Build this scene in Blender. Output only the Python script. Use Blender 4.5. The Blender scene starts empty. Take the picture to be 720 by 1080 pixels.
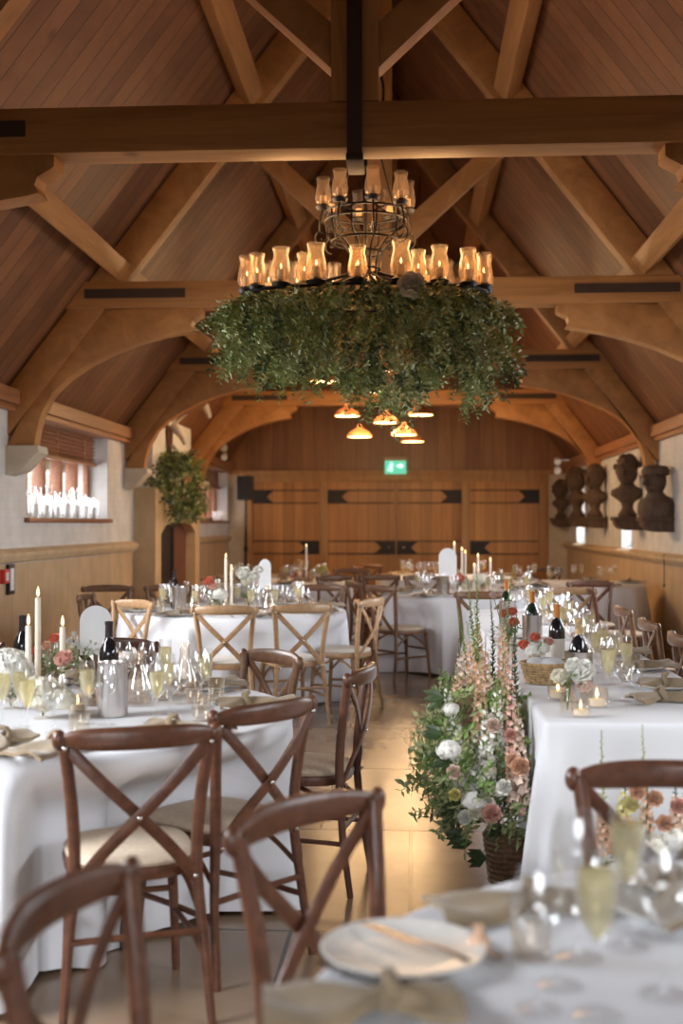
import bpy, bmesh, math, random
from mathutils import Vector, Matrix, noise
random.seed(7)
PI = math.pi
sc = bpy.context.scene
COL = sc.collection

# ---------------------------------------------------------------- camera
F_PX = 1244.8; YAW = .0581; PITCH = .0099; HC = 1.45
fw = Vector((-math.sin(YAW)*math.cos(PITCH), math.cos(YAW)*math.cos(PITCH), math.sin(PITCH)))
rt = Vector((math.cos(YAW), math.sin(YAW), 0)); upv = rt.cross(fw)
cam = bpy.data.cameras.new('camera'); camo = bpy.data.objects.new('camera', cam); COL.objects.link(camo)
camo.matrix_world = Matrix(((rt.x, upv.x, -fw.x, 0), (rt.y, upv.y, -fw.y, 0), (rt.z, upv.z, -fw.z, HC), (0, 0, 0, 1)))
cam.sensor_fit = 'HORIZONTAL'; cam.sensor_width = 24; cam.lens = F_PX/720*24
cam.clip_start = .05; cam.clip_end = 200
cam.dof.use_dof = True; cam.dof.focus_distance = 5.8; cam.dof.aperture_fstop = 2.0
sc.camera = camo

def at(x, y, z=None, Y=None, X=None):
    """point of the place seen at a photo pixel, on a level z or on a plane Y or X"""
    d = fw*F_PX + rt*(x-360) + upv*(540-y)
    if z is not None: k = (z-HC)/d.z
    elif Y is not None: k = Y/d.y
    else: k = X/d.x
    return Vector((0, 0, HC)) + d*k

# ---------------------------------------------------------------- world, daylight, exposure
w = bpy.data.worlds.new('sky'); sc.world = w; w.use_nodes = True
bg = w.node_tree.nodes['Background']; bg.inputs[0].default_value = (.86, .93, 1, 1); bg.inputs[1].default_value = 14.0
sc.view_settings.view_transform = 'Standard'; sc.view_settings.look = 'None'
sc.view_settings.gamma = 1; sc.view_settings.use_curve_mapping = False
sc.view_settings.exposure = 0.0
try:
    sc.cycles.use_denoising = True
    sc.cycles.max_bounces = 7; sc.cycles.diffuse_bounces = 4; sc.cycles.glossy_bounces = 4
    sc.cycles.transmission_bounces = 6; sc.cycles.transparent_max_bounces = 24
    sc.cycles.caustics_reflective = False; sc.cycles.caustics_refractive = False
    sc.cycles.sample_clamp_indirect = 4
except Exception: pass

def area(name, loc, direction, sx, sy, power, color, spread=180):
    l = bpy.data.lights.new(name, 'AREA'); l.shape = 'RECTANGLE'; l.size = sx; l.size_y = sy
    l.energy = power; l.color = color; l.spread = math.radians(spread)
    o = bpy.data.objects.new(name, l); COL.objects.link(o); o.location = loc
    o.rotation_euler = Vector(direction).to_track_quat('-Z', 'Y').to_euler()
    return o
DAY = (.93, .965, 1.0)
XL, XR, XC = -3.45, 2.93, -.27
YW = 22.3; YR = -3.2
# daylight in side windows; rear and near lamps are added fill on solid walls
area('fill_rear', (-.4, YR+.1, 1.5), (0, 1, -.50), 3.2, 1.7, 66, DAY, 64)  # added low fill for the foreground; this wall has no door
area('fill_left_near', (XL+.03, 3.2, 2.05), (1, .25, -.62), 2.8, .8, 92, DAY, 80)  # added fill for the near table tops; the wall is solid here
area('fill_right_near', (XR-.03, 3.2, 1.9), (-1, .2, -.9), 2.4, .8, 44, DAY, 85)  # added downward fill, no window behind it
area('daylight_left_mid', (XL-.1, 7.2, 1.85), (1, .22, -.36), 2.4, 1.0, 98, DAY, 130)
area('daylight_left_window', (XL-.45, 11.9, 2.0), (1, 0, -.25), 2.6, .9, 55, DAY, 160)
area('daylight_left_far', (XL-.45, 20.6, 1.9), (1, 0, -.1), 2.2, .9, 22, DAY, 170)
area('daylight_right_mid', (XR+.1, 8.0, 1.8), (-1, .2, -.4), 1.6, 1.0, 32, DAY, 130)
area('daylight_right_slit', (XR+.4, 11.1, 1.9), (-1, 0, -.2), 1.6, 1.0, 26, DAY, 170)

# ---------------------------------------------------------------- materials
MATS = {}
def nt(name):
    m = bpy.data.materials.new(name); m.use_nodes = True; MATS[name] = m
    return m, m.node_tree.nodes, m.node_tree.links, m.node_tree.nodes['Principled BSDF']
def flat(name, c, rough=.5, metal=0, noise_amt=.12, nscale=12, bump=0, spec=.5, sheen=0, sss=0, trans=0):
    m, n, l, b = nt(name)
    b.inputs['Roughness'].default_value = rough; b.inputs['Metallic'].default_value = metal
    b.inputs['Specular IOR Level'].default_value = spec
    if sheen: b.inputs['Sheen Weight'].default_value = sheen
    tc = n.new('ShaderNodeTexCoord'); no = n.new('ShaderNodeTexNoise'); no.inputs['Scale'].default_value = nscale
    no.inputs['Detail'].default_value = 4
    l.new(tc.outputs['Object'], no.inputs['Vector'])
    r = n.new('ShaderNodeValToRGB'); l.new(no.outputs['Fac'], r.inputs[0])
    r.color_ramp.elements[0].position = .3; r.color_ramp.elements[1].position = .7
    a = 1-noise_amt; d = 1+noise_amt
    r.color_ramp.elements[0].color = (c[0]*a, c[1]*a, c[2]*a, 1); r.color_ramp.elements[1].color = (min(1, c[0]*d), min(1, c[1]*d), min(1, c[2]*d), 1)
    l.new(r.outputs[0], b.inputs['Base Color'])
    if bump:
        bp = n.new('ShaderNodeBump'); bp.inputs['Strength'].default_value = bump; bp.inputs['Distance'].default_value = .01
        l.new(no.outputs['Fac'], bp.inputs['Height']); l.new(bp.outputs[0], b.inputs['Normal'])
    if trans: b.inputs['Transmission Weight'].default_value = trans
    return m
def wood(name, c1, c2, scale=(1, 8, 8), rough=.5, nscale=2.2, knots=True, boards=None, bump=.15):
    """grain stretched along one object axis; boards=(axis, width, groove) cuts plank joints"""
    m, n, l, b = nt(name)
    tc = n.new('ShaderNodeTexCoord'); mp = n.new('ShaderNodeMapping'); mp.inputs['Scale'].default_value = scale
    l.new(tc.outputs['Object'], mp.inputs[0])
    no = n.new('ShaderNodeTexNoise'); no.inputs['Scale'].default_value = nscale; no.inputs['Detail'].default_value = 7
    no.inputs['Distortion'].default_value = .8; no.inputs['Roughness'].default_value = .62
    src = mp.outputs[0]
    tone = None
    if boards:
        ax, wd, gr = boards
        sp = n.new('ShaderNodeSeparateXYZ'); l.new(tc.outputs['Object'], sp.inputs[0])
        dv = n.new('ShaderNodeMath'); dv.operation = 'DIVIDE'; dv.inputs[1].default_value = wd; l.new(sp.outputs[ax], dv.inputs[0])
        fl = n.new('ShaderNodeMath'); fl.operation = 'FLOOR'; l.new(dv.outputs[0], fl.inputs[0])
        fr = n.new('ShaderNodeMath'); fr.operation = 'FRACT'; l.new(dv.outputs[0], fr.inputs[0])
        wn = n.new('ShaderNodeTexWhiteNoise'); wn.noise_dimensions = '1D'; l.new(fl.outputs[0], wn.inputs['W'])
        off = n.new('ShaderNodeVectorMath'); off.operation = 'SCALE'; l.new(wn.outputs['Color'], off.inputs[0]); off.inputs['Scale'].default_value = 9
        ad = n.new('ShaderNodeVectorMath'); ad.operation = 'ADD'; l.new(mp.outputs[0], ad.inputs[0]); l.new(off.outputs[0], ad.inputs[1])
        src = ad.outputs[0]; tone = wn.outputs['Value']
        lt = n.new('ShaderNodeMath'); lt.operation = 'LESS_THAN'; lt.inputs[1].default_value = gr/wd; l.new(fr.outputs[0], lt.inputs[0])
    l.new(src, no.inputs['Vector'])
    r = n.new('ShaderNodeValToRGB'); l.new(no.outputs['Fac'], r.inputs[0])
    r.color_ramp.elements[0].position = .33; r.color_ramp.elements[1].position = .68
    r.color_ramp.elements[0].color = (*c2, 1); r.color_ramp.elements[1].color = (*c1, 1)
    out = r.outputs[0]; h = no.outputs['Fac']
    if knots:
        vo = n.new('ShaderNodeTexVoronoi'); vo.inputs['Scale'].default_value = 1.6
        l.new(tc.outputs['Object'], vo.inputs['Vector'])
        kr = n.new('ShaderNodeValToRGB'); l.new(vo.outputs['Distance'], kr.inputs[0])
        kr.color_ramp.elements[0].position = .03; kr.color_ramp.elements[1].position = .09
        kr.color_ramp.elements[0].color = (.45, .35, .3, 1); kr.color_ramp.elements[1].color = (1, 1, 1, 1)
        mx = n.new('ShaderNodeMix'); mx.data_type = 'RGBA'; mx.blend_type = 'MULTIPLY'; mx.inputs[0].default_value = .8
        l.new(out, mx.inputs[6]); l.new(kr.outputs[0], mx.inputs[7]); out = mx.outputs[2]
    if boards:
        mr = n.new('ShaderNodeMapRange'); mr.inputs[3].default_value = .78; mr.inputs[4].default_value = 1.15; l.new(tone, mr.inputs[0])
        m2 = n.new('ShaderNodeMix'); m2.data_type = 'RGBA'; m2.blend_type = 'MULTIPLY'; m2.inputs[0].default_value = 1
        l.new(out, m2.inputs[6]); l.new(mr.outputs[0], m2.inputs[7])
        m3 = n.new('ShaderNodeMix'); m3.data_type = 'RGBA'; l.new(lt.outputs[0], m3.inputs[0])
        l.new(m2.outputs[2], m3.inputs[6]); m3.inputs[7].default_value = (c2[0]*.18, c2[1]*.18, c2[2]*.18, 1)
        out = m3.outputs[2]
    l.new(out, b.inputs['Base Color'])
    b.inputs['Roughness'].default_value = rough
    bp = n.new('ShaderNodeBump'); bp.inputs['Strength'].default_value = bump; bp.inputs['Distance'].default_value = .01
    l.new(h, bp.inputs['Height']); l.new(bp.outputs[0], b.inputs['Normal'])
    return m
def emis(name, c, s):
    m, n, l, b = nt(name); b.inputs['Base Color'].default_value = (*c, 1)
    b.inputs['Emission Color'].default_value = (*c, 1); b.inputs['Emission Strength'].default_value = s
    return m
def glassm(name, tint=(1, 1, 1), edge=.22, rough=.05, refl=.42, base=.045, milk=0):
    m, n, l, b = nt(name); n.remove(b)
    out = n['Material Output']
    tr = n.new('ShaderNodeBsdfTransparent'); tr.inputs[0].default_value = (*tint, 1)
    gl = n.new('ShaderNodeBsdfGlossy'); gl.inputs['Roughness'].default_value = rough; gl.inputs[0].default_value = (.95, .98, 1, 1)
    lw = n.new('ShaderNodeLayerWeight'); lw.inputs[0].default_value = edge
    fr = n.new('ShaderNodeMath'); fr.operation = 'MULTIPLY_ADD'; fr.inputs[1].default_value = refl; fr.inputs[2].default_value = base
    l.new(lw.outputs['Facing'], fr.inputs[0])
    mx = n.new('ShaderNodeMixShader'); l.new(fr.outputs[0], mx.inputs[0]); l.new(tr.outputs[0], mx.inputs[1]); l.new(gl.outputs[0], mx.inputs[2])
    if milk:
        df = n.new('ShaderNodeBsdfTranslucent'); df.inputs[0].default_value = (.9, .84, .76, 1); m2 = n.new('ShaderNodeMixShader'); m2.inputs[0].default_value = milk
        l.new(mx.outputs[0], m2.inputs[1]); l.new(df.outputs[0], m2.inputs[2]); mx = m2
    l.new(mx.outputs[0], out.inputs[0])
    return m

wood('roof_board', (.28, .115, .045), (.15, .056, .021), (.4, 0.35, 1), .55, 3, True, (0, .2, .010))
for nm, s in (('beam_x', (.5, 7, 7)), ('beam_y', (7, .5, 7)), ('beam_z', (7, 7, .5)), ('beam_any', (2.2, 2.2, 2.2))):
    wood(nm, (.50, .235, .075), (.32, .14, .042), s, .55, 2, True)
wood('panel_dark', (.34, .15, .055), (.22, .09, .033), (8, 8, .4), .4, 2, False, (0, .26, .006))
wood('door_oak', (.56, .26, .075), (.42, .175, .048), (9, 9, .4), .42, 2, False, (0, .2, .005))
wood('plate_oak', (.44, .19, .075), (.28, .11, .042), (7, .5, 7), .5, 2, True)
wood('door_frame_oak', (.50, .27, .10), (.36, .18, .065), (5, 5, .6), .45, 2, False)
wood('chair_dark', (.145, .056, .030), (.075, .028, .015), (3, 3, 3), .33, 9, False)
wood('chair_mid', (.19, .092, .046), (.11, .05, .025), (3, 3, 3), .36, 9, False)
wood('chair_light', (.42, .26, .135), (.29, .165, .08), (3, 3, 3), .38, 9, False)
wood('red_wood', (.33, .13, .06), (.2, .075, .035), (6, .5, 6), .4, 3, False)
wood('bust_wood', (.115, .068, .042), (.06, .034, .02), (3, 3, 1), .75, 6, False)
wood('shield_wood', (.16, .06, .035), (.1, .04, .02), (5, 5, 1), .5, 5, False)
flat('black_iron', (.022, .019, .018), .5, .3)
flat('dark_strap', (.05, .028, .018), .55)
flat('scroll_iron', (.03, .024, .02), .5, .6)
flat('stone', (.58, .43, .26), .8, 0, .12, 5, .25)
flat('corbel_stone', (.62, .55, .44), .8, 0, .08, 8, .2)
flat('linen', (.74, .75, .79), .85, 0, .02, 3, .05, .2, .15)
flat('plate_white', (.82, .80, .76), .22)
flat('napkin', (.29, .215, .135), .9, 0, .15, 20, .3, .2, .3)
flat('steel', (.62, .60, .58), .22, 1, .05)
flat('cooler_steel', (.66, .62, .60), .25, 1, .05)
flat('wax', (.93, .83, .68), .55, 0, .03)
flat('wax_white', (.9, .88, .84), .5, 0, .03)
flat('seat_pad', (.62, .50, .38), .8, 0, .1, 60, .3)
flat('seat_cream', (.72, .68, .62), .85, 0, .06, 40, .2)
flat('card_white', (.86, .87, .88), .6, 0, .02)
flat('leaf', (.21, .26, .075), .5, 0, .45, 7)
flat('leaf_grey', (.38, .42, .20), .55, 0, .4, 7)
flat('leaf_dark', (.065, .105, .04), .4, 0, .4, 9)
flat('leaf_bright', (.24, .36, .11), .5, 0, .35, 9)
flat('petal_white', (.93, .92, .86), .7, 0, .05)
flat('petal_cream', (.92, .88, .74), .7, 0, .08)
flat('petal_pink', (.82, .50, .42), .7, 0, .12)
flat('petal_blush', (.84, .66, .56), .7, 0, .1)
flat('petal_peach', (.80, .52, .36), .7, 0, .14)
flat('petal_coral', (.80, .24, .15), .7, 0, .15)
flat('petal_yellow', (.75, .68, .28), .7, 0, .12)
flat('wicker', (.50, .34, .17), .7, 0, .4, 60, .6)
flat('wicker_dark', (.24, .14, .075), .7, 0, .4, 60, .6)
flat('stem', (.14, .2, .07), .6)
flat('bottle_dark', (.014, .012, .016), .1, 0, .1, 5, 0, .8)
flat('bottle_green', (.02, .035, .02), .1, 0, .1, 5, 0, .8)
flat('capsule_orange', (.62, .24, .06), .4)
flat('capsule_black', (.03, .02, .025), .35)
flat('bottle_label', (.74, .70, .62), .7, 0, .03)
flat('red_plastic', (.6, .04, .03), .4)
flat('black_plastic', (.02, .02, .022), .5)
flat('white_plastic', (.75, .75, .73), .5)
flat('skull_white', (.66, .60, .52), .7, 0, .15, 10, .3)
flat('concrete', (.4, .38, .35), .8)
flat('shade_copper', (.42, .16, .06), .4, .3)
emis('shade_inside', (1, .80, .42), 3.2)
emis('flame', (1, .66, .30), 5)
emis('exit_green', (.12, .62, .42), .9)
emis('exit_white', (.75, 1, .92), 1.6)
glassm('glass', rough=.09); glassm('glass_edge', (1, .97, .93), .35, .03); glassm('chimney_glass', (1, .93, .84), .3, .3, .2, .03, .065); glassm('pane', (.97, .99, 1), .1)
m, n, l, b = nt('champagne'); n.remove(b)
tr = n.new('ShaderNodeBsdfTransparent'); tr.inputs[0].default_value = (.95, .89, .66, 1)
df = n.new('ShaderNodeBsdfPrincipled'); df.inputs['Base Color'].default_value = (.82, .76, .52, 1); df.inputs['Roughness'].default_value = .15
mx = n.new('ShaderNodeMixShader'); mx.inputs[0].default_value = .38
l.new(tr.outputs[0], mx.inputs[1]); l.new(df.outputs[0], mx.inputs[2]); l.new(mx.outputs[0], n['Material Output'].inputs[0])
# white painted brickwork
def brickm(name, c1, c2, mortar, bw, bh, ms, rough, swz, bump=.35, offset=.5):
    m, n, l, b = nt(name)
    tc = n.new('ShaderNodeTexCoord'); sp = n.new('ShaderNodeSeparateXYZ'); cb = n.new('ShaderNodeCombineXYZ')
    l.new(tc.outputs['Object'], sp.inputs[0]); l.new(sp.outputs[swz[0]], cb.inputs[0]); l.new(sp.outputs[swz[1]], cb.inputs[1])
    br = n.new('ShaderNodeTexBrick'); l.new(cb.outputs[0], br.inputs['Vector'])
    br.inputs['Scale'].default_value = 1; br.inputs['Brick Width'].default_value = bw; br.inputs['Row Height'].default_value = bh
    br.inputs['Mortar Size'].default_value = ms; br.offset = offset
    br.inputs['Color1'].default_value = (*c1, 1); br.inputs['Color2'].default_value = (*c2, 1); br.inputs['Mortar'].default_value = (*mortar, 1)
    no = n.new('ShaderNodeTexNoise'); no.inputs['Scale'].default_value = 3.5; no.inputs['Detail'].default_value = 6; l.new(tc.outputs['Object'], no.inputs['Vector'])
    mr = n.new('ShaderNodeMapRange'); mr.inputs[1].default_value = .3; mr.inputs[2].default_value = .7; mr.inputs[3].default_value = .86; mr.inputs[4].default_value = 1.08; l.new(no.outputs['Fac'], mr.inputs[0])
    mx = n.new('ShaderNodeMix'); mx.data_type = 'RGBA'; mx.blend_type = 'MULTIPLY'; mx.inputs[0].default_value = 1
    l.new(br.outputs['Color'], mx.inputs[6]); l.new(mr.outputs[0], mx.inputs[7]); l.new(mx.outputs[2], b.inputs['Base Color'])
    b.inputs['Roughness'].default_value = rough
    bp = n.new('ShaderNodeBump'); bp.inputs['Strength'].default_value = bump; bp.inputs['Distance'].default_value = .01; bp.invert = True
    l.new(br.outputs['Fac'], bp.inputs['Height']); l.new(bp.outputs[0], b.inputs['Normal'])
    return m, n, l, b, no, tc
brickm('white_brick', (.74, .73, .70), (.70, .69, .66), (.69, .68, .65), .23, .075, .006, .8, (1, 2), .12)
brickm('outside_brick', (.62, .30, .22), (.70, .42, .32), (.75, .70, .64), .23, .075, .012, .9, (1, 2))
m, n, l, b, no, tc = brickm('dado', (.60, .43, .26), (.57, .40, .235), (.33, .225, .12), .42, 2.2, .004, .7, (1, 2), .2, 0)
m, n, l, b, no, tc = brickm('floor_slab', (.27, .18, .115), (.235, .155, .098), (.06, .04, .03), 1.15, 1.4, .008, .3, (0, 1), .3, .37)
n2 = n.new('ShaderNodeTexNoise'); n2.inputs['Scale'].default_value = 2.2; n2.inputs['Detail'].default_value = 5; l.new(tc.outputs['Object'], n2.inputs['Vector'])
mr = n.new('ShaderNodeMapRange'); mr.inputs[3].default_value = .14; mr.inputs[4].default_value = .32; l.new(n2.outputs['Fac'], mr.inputs[0]); l.new(mr.outputs[0], b.inputs['Roughness'])

# ---------------------------------------------------------------- mesh helpers
class MB:
    def __init__(s): s.v = []; s.f = []
    def add(s, vs, fs, M=None):
        k = len(s.v)
        s.v += [tuple(M @ Vector(v)) if M else tuple(v) for v in vs]
        s.f += [tuple(i+k for i in f) for f in fs]; return s
    def box(s, x0, x1, y0, y1, z0, z1, M=None):
        vs = [(x, y, z) for x in (x0, x1) for y in (y0, y1) for z in (z0, z1)]
        return s.add(vs, [(0, 1, 3, 2), (4, 6, 7, 5), (0, 4, 5, 1), (2, 3, 7, 6), (0, 2, 6, 4), (1, 5, 7, 3)], M)
    def prism(s, pts, y0, y1, M=None):
        """outline in x,z pushed along y"""
        n = len(pts)
        return s.add([(x, y0, z) for x, z in pts]+[(x, y1, z) for x, z in pts],
                     [tuple(range(n)), tuple(range(2*n-1, n-1, -1))]+[(i, i+n, (i+1) % n+n, (i+1) % n) for i in range(n)], M)
    def lathe(s, prof, n=20, M=None, cap=True):
        vs = []; fs = []
        for r, z in prof:
            for i in range(n): a = 2*PI*i/n; vs.append((r*math.cos(a), r*math.sin(a), z))
        for j in range(len(prof)-1):
            for i in range(n): fs.append((j*n+i, j*n+(i+1) % n, (j+1)*n+(i+1) % n, (j+1)*n+i))
        if cap:
            fs.append(tuple(range(n-1, -1, -1))); fs.append(tuple((len(prof)-1)*n+i for i in range(n)))
        return s.add(vs, fs, M)
    def sweep(s, path, rx, ry=None, n=8, side=None, M=None, power=1.0):
        """section swept along path; rx across `side`, ry the other way; values or lists"""
        P = [Vector(p) for p in path]; m = len(P); vs = []; fs = []
        prev = None
        for i in range(m):
            t = (P[min(i+1, m-1)]-P[max(i-1, 0)]).normalized()
            if side is not None: sd = Vector(side)
            elif prev is not None: sd = prev
            else: sd = Vector((1, 0, 0)) if abs(t.x) < .8 else Vector((0, 1, 0))
            sd = (sd-t*sd.dot(t)).normalized(); prev = sd; u = t.cross(sd)
            a = rx[i] if isinstance(rx, (list, tuple)) else rx
            c = (ry[i] if isinstance(ry, (list, tuple)) else ry) if ry is not None else a
            for k in range(n):
                an = 2*PI*(k+.5)/n; cx, cy = math.cos(an), math.sin(an)
                if power != 1: cx = math.copysign(abs(cx)**power, cx); cy = math.copysign(abs(cy)**power, cy)
                vs.append(P[i]+sd*(a*cx)+u*(c*cy))
        for i in range(m-1):
            for k in range(n): fs.append((i*n+k, i*n+(k+1) % n, (i+1)*n+(k+1) % n, (i+1)*n+k))
        fs.append(tuple(range(n-1, -1, -1))); fs.append(tuple((m-1)*n+k for k in range(n)))
        return s.add(vs, fs, M)
    def ball(s, c, r, nu=10, nv=6, sq=(1, 1, 1), M=None):
        prof = []
        vs = [(c[0], c[1], c[2]-r*sq[2])]; fs = []
        for j in range(1, nv):
            a = PI*j/nv
            for i in range(nu):
                b_ = 2*PI*i/nu
                vs.append((c[0]+r*sq[0]*math.sin(a)*math.cos(b_), c[1]+r*sq[1]*math.sin(a)*math.sin(b_), c[2]-r*sq[2]*math.cos(a)))
        vs.append((c[0], c[1], c[2]+r*sq[2])); T = len(vs)-1
        for i in range(nu):
            fs.append((0, 1+(i+1) % nu, 1+i)); fs.append((T, T-nu+i, T-nu+(i+1) % nu))
        for j in range(nv-2):
            for i in range(nu): fs.append((1+j*nu+i, 1+j*nu+(i+1) % nu, 1+(j+1)*nu+(i+1) % nu, 1+(j+1)*nu+i))
        return s.add(vs, fs, M)
    def leaf(s, p, d, nrm, L, W):
        d = d.normalized(); sd = d.cross(nrm)
        if sd.length < 1e-4: sd = d.orthogonal()
        sd.normalize(); up = sd.cross(d)
        vs = [p, p+d*L*.45+sd*W*.5+up*W*.12, p+d*L, p+d*L*.45-sd*W*.5+up*W*.12, p+d*L*.5-up*W*.05]
        return s.add(vs, [(0, 1, 4), (1, 2, 4), (2, 3, 4), (3, 0, 4)])
    def build(s, name, mat, parent=None, smooth=True, loc=None, bevel=0, angle=40):
        me = bpy.data.meshes.new(name); me.from_pydata([tuple(v) for v in s.v], [], s.f); me.update()
        me.materials.append(MATS[mat])
        o = bpy.data.objects.new(name, me); COL.objects.link(o)
        bm = bmesh.new(); bm.from_mesh(me); bmesh.ops.recalc_face_normals(bm, faces=bm.faces) if len(s.v) < 60000 else None
        if bevel:
            bmesh.ops.bevel(bm, geom=[e for e in bm.edges if e.is_manifold and e.calc_face_angle(0) > .6], offset=bevel, segments=2, affect='EDGES', profile=.6)
        if smooth:
            for f in bm.faces: f.smooth = True
            ca = math.radians(angle)
            for e in bm.edges:
                if e.is_manifold and e.calc_face_angle(0) > ca: e.smooth = False
        bm.to_mesh(me); bm.free()
        if parent: o.parent = parent
        if loc: o.location = loc
        return o

def tag(o, label=None, cat=None, group=None, kind=None):
    if label: o['label'] = label
    if cat: o['category'] = cat
    if group: o['group'] = group
    if kind: o['kind'] = kind
    return o
def empty(name, loc=(0, 0, 0), rz=0):
    o = bpy.data.objects.new(name, None); COL.objects.link(o); o.location = loc; o.rotation_euler = (0, 0, rz); o.empty_display_size = .1
    return o
def struct(o, label=None): return tag(o, label, kind='structure')
def copy_tree(o, parent=None):
    c = o.copy(); COL.objects.link(c); c.parent = parent
    for ch in list(o.children): copy_tree(ch, c)
    return c
PROTO = {}
def put(key, maker, loc, rz=0, label=None, cat=None, group=None, scale=None, tilt=None):
    if key not in PROTO: PROTO[key] = maker(); o = PROTO[key]
    else: o = copy_tree(PROTO[key])
    o.location = loc; o.rotation_euler = (tilt[0], tilt[1], rz) if tilt else (0, 0, rz)
    o.scale = (scale,)*3 if scale else (1, 1, 1)
    if label: o['label'] = label
    if cat: o['category'] = cat
    if 'group' in o.keys() and not group: del o['group']
    if group: o['group'] = group
    return o
def T(x, y, z): return Matrix.Translation((x, y, z))
def RZ(a): return Matrix.Rotation(a, 4, 'Z')

# ================================================================= THE ROOM
HW = 3.2                                    # half width of the roof
def roof_lo(x): return 6.27-1.277*abs(x)    # underside of principal rafters
def roof_hi(x): return 6.74-1.29*abs(x)     # boards
struct(MB().box(XL-.6, XR+.6, YR-.5, YW+.3, -.12, 0).build('floor', 'floor_slab', smooth=False))
def wall_side(name, X, sgn, wins, zt, zledge, ledges, mat='white_brick'):
    """side wall with window openings, thickness outwards"""
    t = .34; a, c = (X-t, X) if sgn < 0 else (X, X+t)
    mb = MB(); ys = YR
    for (y0, y1, z0, z1) in wins:
        mb.box(a, c, ys, y0, zledge-.12, zt); mb.box(a, c, y0, y1, zledge-.12, z0)
        if z1 < zt: mb.box(a, c, y0, y1, z1, zt)
        ys = y1
    mb.box(a, c, ys, YW, zledge-.12, zt)
    w_ = struct(mb.build(name, mat, smooth=False))
    p = MB().box(a, c, YR, YW, 0, zledge-.12).build('dado_panel', 'dado', w_, smooth=False)
    return w_
ZT = 2.62
wl = wall_side('wall_left', XL, -1, [(6, 8.4, 1.3, 2.3), (10.45, 13.3, 1.505, 2.5), (19.0, 22.15, 1.505, 2.5)], ZT, 1.22, None)
wr = wall_side('wall_right', XR, 1, [(7.2, 8.8, 1.2, 2.3), (10.2, 12.0, 1.12, 2.3), (15.75, 16.6, 1.12, 2.3), (20.0, 21.0, 1.12, 2.3)], ZT, 1.10, None)
mb = MB()
for a, c in ((YR, 14.55), (17.72, YW)):
    mb.prism([(XL-.02, 1.10), (XL+.045, 1.12), (XL+.075, 1.17), (XL+.075, 1.20), (XL+.02, 1.235), (XL-.02, 1.235)], a, c)
struct(mb.build('trim_1', 'stone', angle=30))
mb = MB().prism([(XR+.02, .98), (XR-.05, 1.0), (XR-.09, 1.05), (XR-.09, 1.08), (XR-.03, 1.115), (XR+.34, 1.125), (XR+.34, .98)], YR, YW)
struct(mb.build('trim_2', 'stone', angle=30))
for i, (X, s) in enumerate(((XL, 1), (XR, -1))):
    mb = MB()
    a, c = sorted((X-s*.30, X+s*.11))
    mb.box(a, c, YR, YW, 2.47, 2.60)
    mb.box(a, c-.04*s if s > 0 else c, YR, YW, 2.42, 2.47) if s > 0 else mb.box(a+.04, c, YR, YW, 2.42, 2.47)
    struct(mb.build('trim_%d' % (3+i), 'plate_oak', bevel=.006))
# roof slopes: boards run up the slope, local x along the hall
for nm, s in (('ceiling', -1), ('ceiling', 1)):
    e0 = Vector((XC+s*(HW+.45), 0, roof_hi(HW+.45))); e1 = Vector((XC, 0, roof_hi(0)))
    L = (e1-e0).length; d = (e1-e0).normalized(); ln = YW-YR+.4
    mb = MB().box(0, ln, 0, L, 0, .08)
    o = struct(mb.build(nm, 'roof_board', smooth=False))
    yv = d; xv = Vector((0, 1, 0)); zv = xv.cross(yv)
    o.matrix_world = Matrix(((xv.x, yv.x, zv.x, e0.x), (xv.y, yv.y, zv.y, YR-.1), (xv.z, yv.z, zv.z, e0.z), (0, 0, 0, 1)))
    if zv.z < 0: # keep thickness above the boards
        for v in o.data.vertices: v.co.z -= .08
# rear wall behind the camera
mb = MB(); mb.box(XL-.3, XR+.3, YR-.3, YR, 0, 3.0)
mb.prism([(XL-.3, 3), (XR+.3, 3), (XR+.3, 2.5), (XC, 6.8), (XL-.3, 2.5)][0:2]+[(XC+.001, 6.8)], YR-.3, YR)
struct(mb.build('wall_rear', 'white_brick', smooth=False))
# far wall: plaster strips, lintel, timber panelling above, four big oak doors
ZLI = 2.40
mb = MB(); DX0, DX1 = at(262, 510, Y=YW).x, at(573, 510, Y=YW).x
mb.box(XL-.3, DX0-.05, YW, YW+.25, 0, ZLI); mb.box(DX1+.05, XR+.3, YW, YW+.25, 0, ZLI)
mb.box(DX0-.06, DX1+.06, YW+.1, YW+.25, 0, ZLI)
wb = struct(mb.build('wall_back', 'corbel_stone', smooth=False))
MB().prism([(XL-.3, ZLI), (XR+.3, ZLI), (XC+.001, 6.9)], YW+.02, YW+.25).build('timber_panelling', 'panel_dark', wb, smooth=False)
struct(MB().box(XL, XR, YW-.06, YW+.02, ZLI-.02, ZLI+.06).build('trim_5', 'door_frame_oak', bevel=.008))
mb = MB(); px = [262, 341, 417.5, 491, 573]
xs = [at(p, 510, Y=YW).x for p in px]
for x in (xs[0], xs[1], xs[3], xs[4]): mb.box(x-.07, x+.07, YW-.05, YW+.06, 0, ZLI-.14)
mb.box(xs[0]-.07, xs[4]+.07, YW-.05, YW+.06, ZLI-.16, ZLI-.02)
struct(mb.build('trim_6', 'door_frame_oak', bevel=.006))
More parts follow.
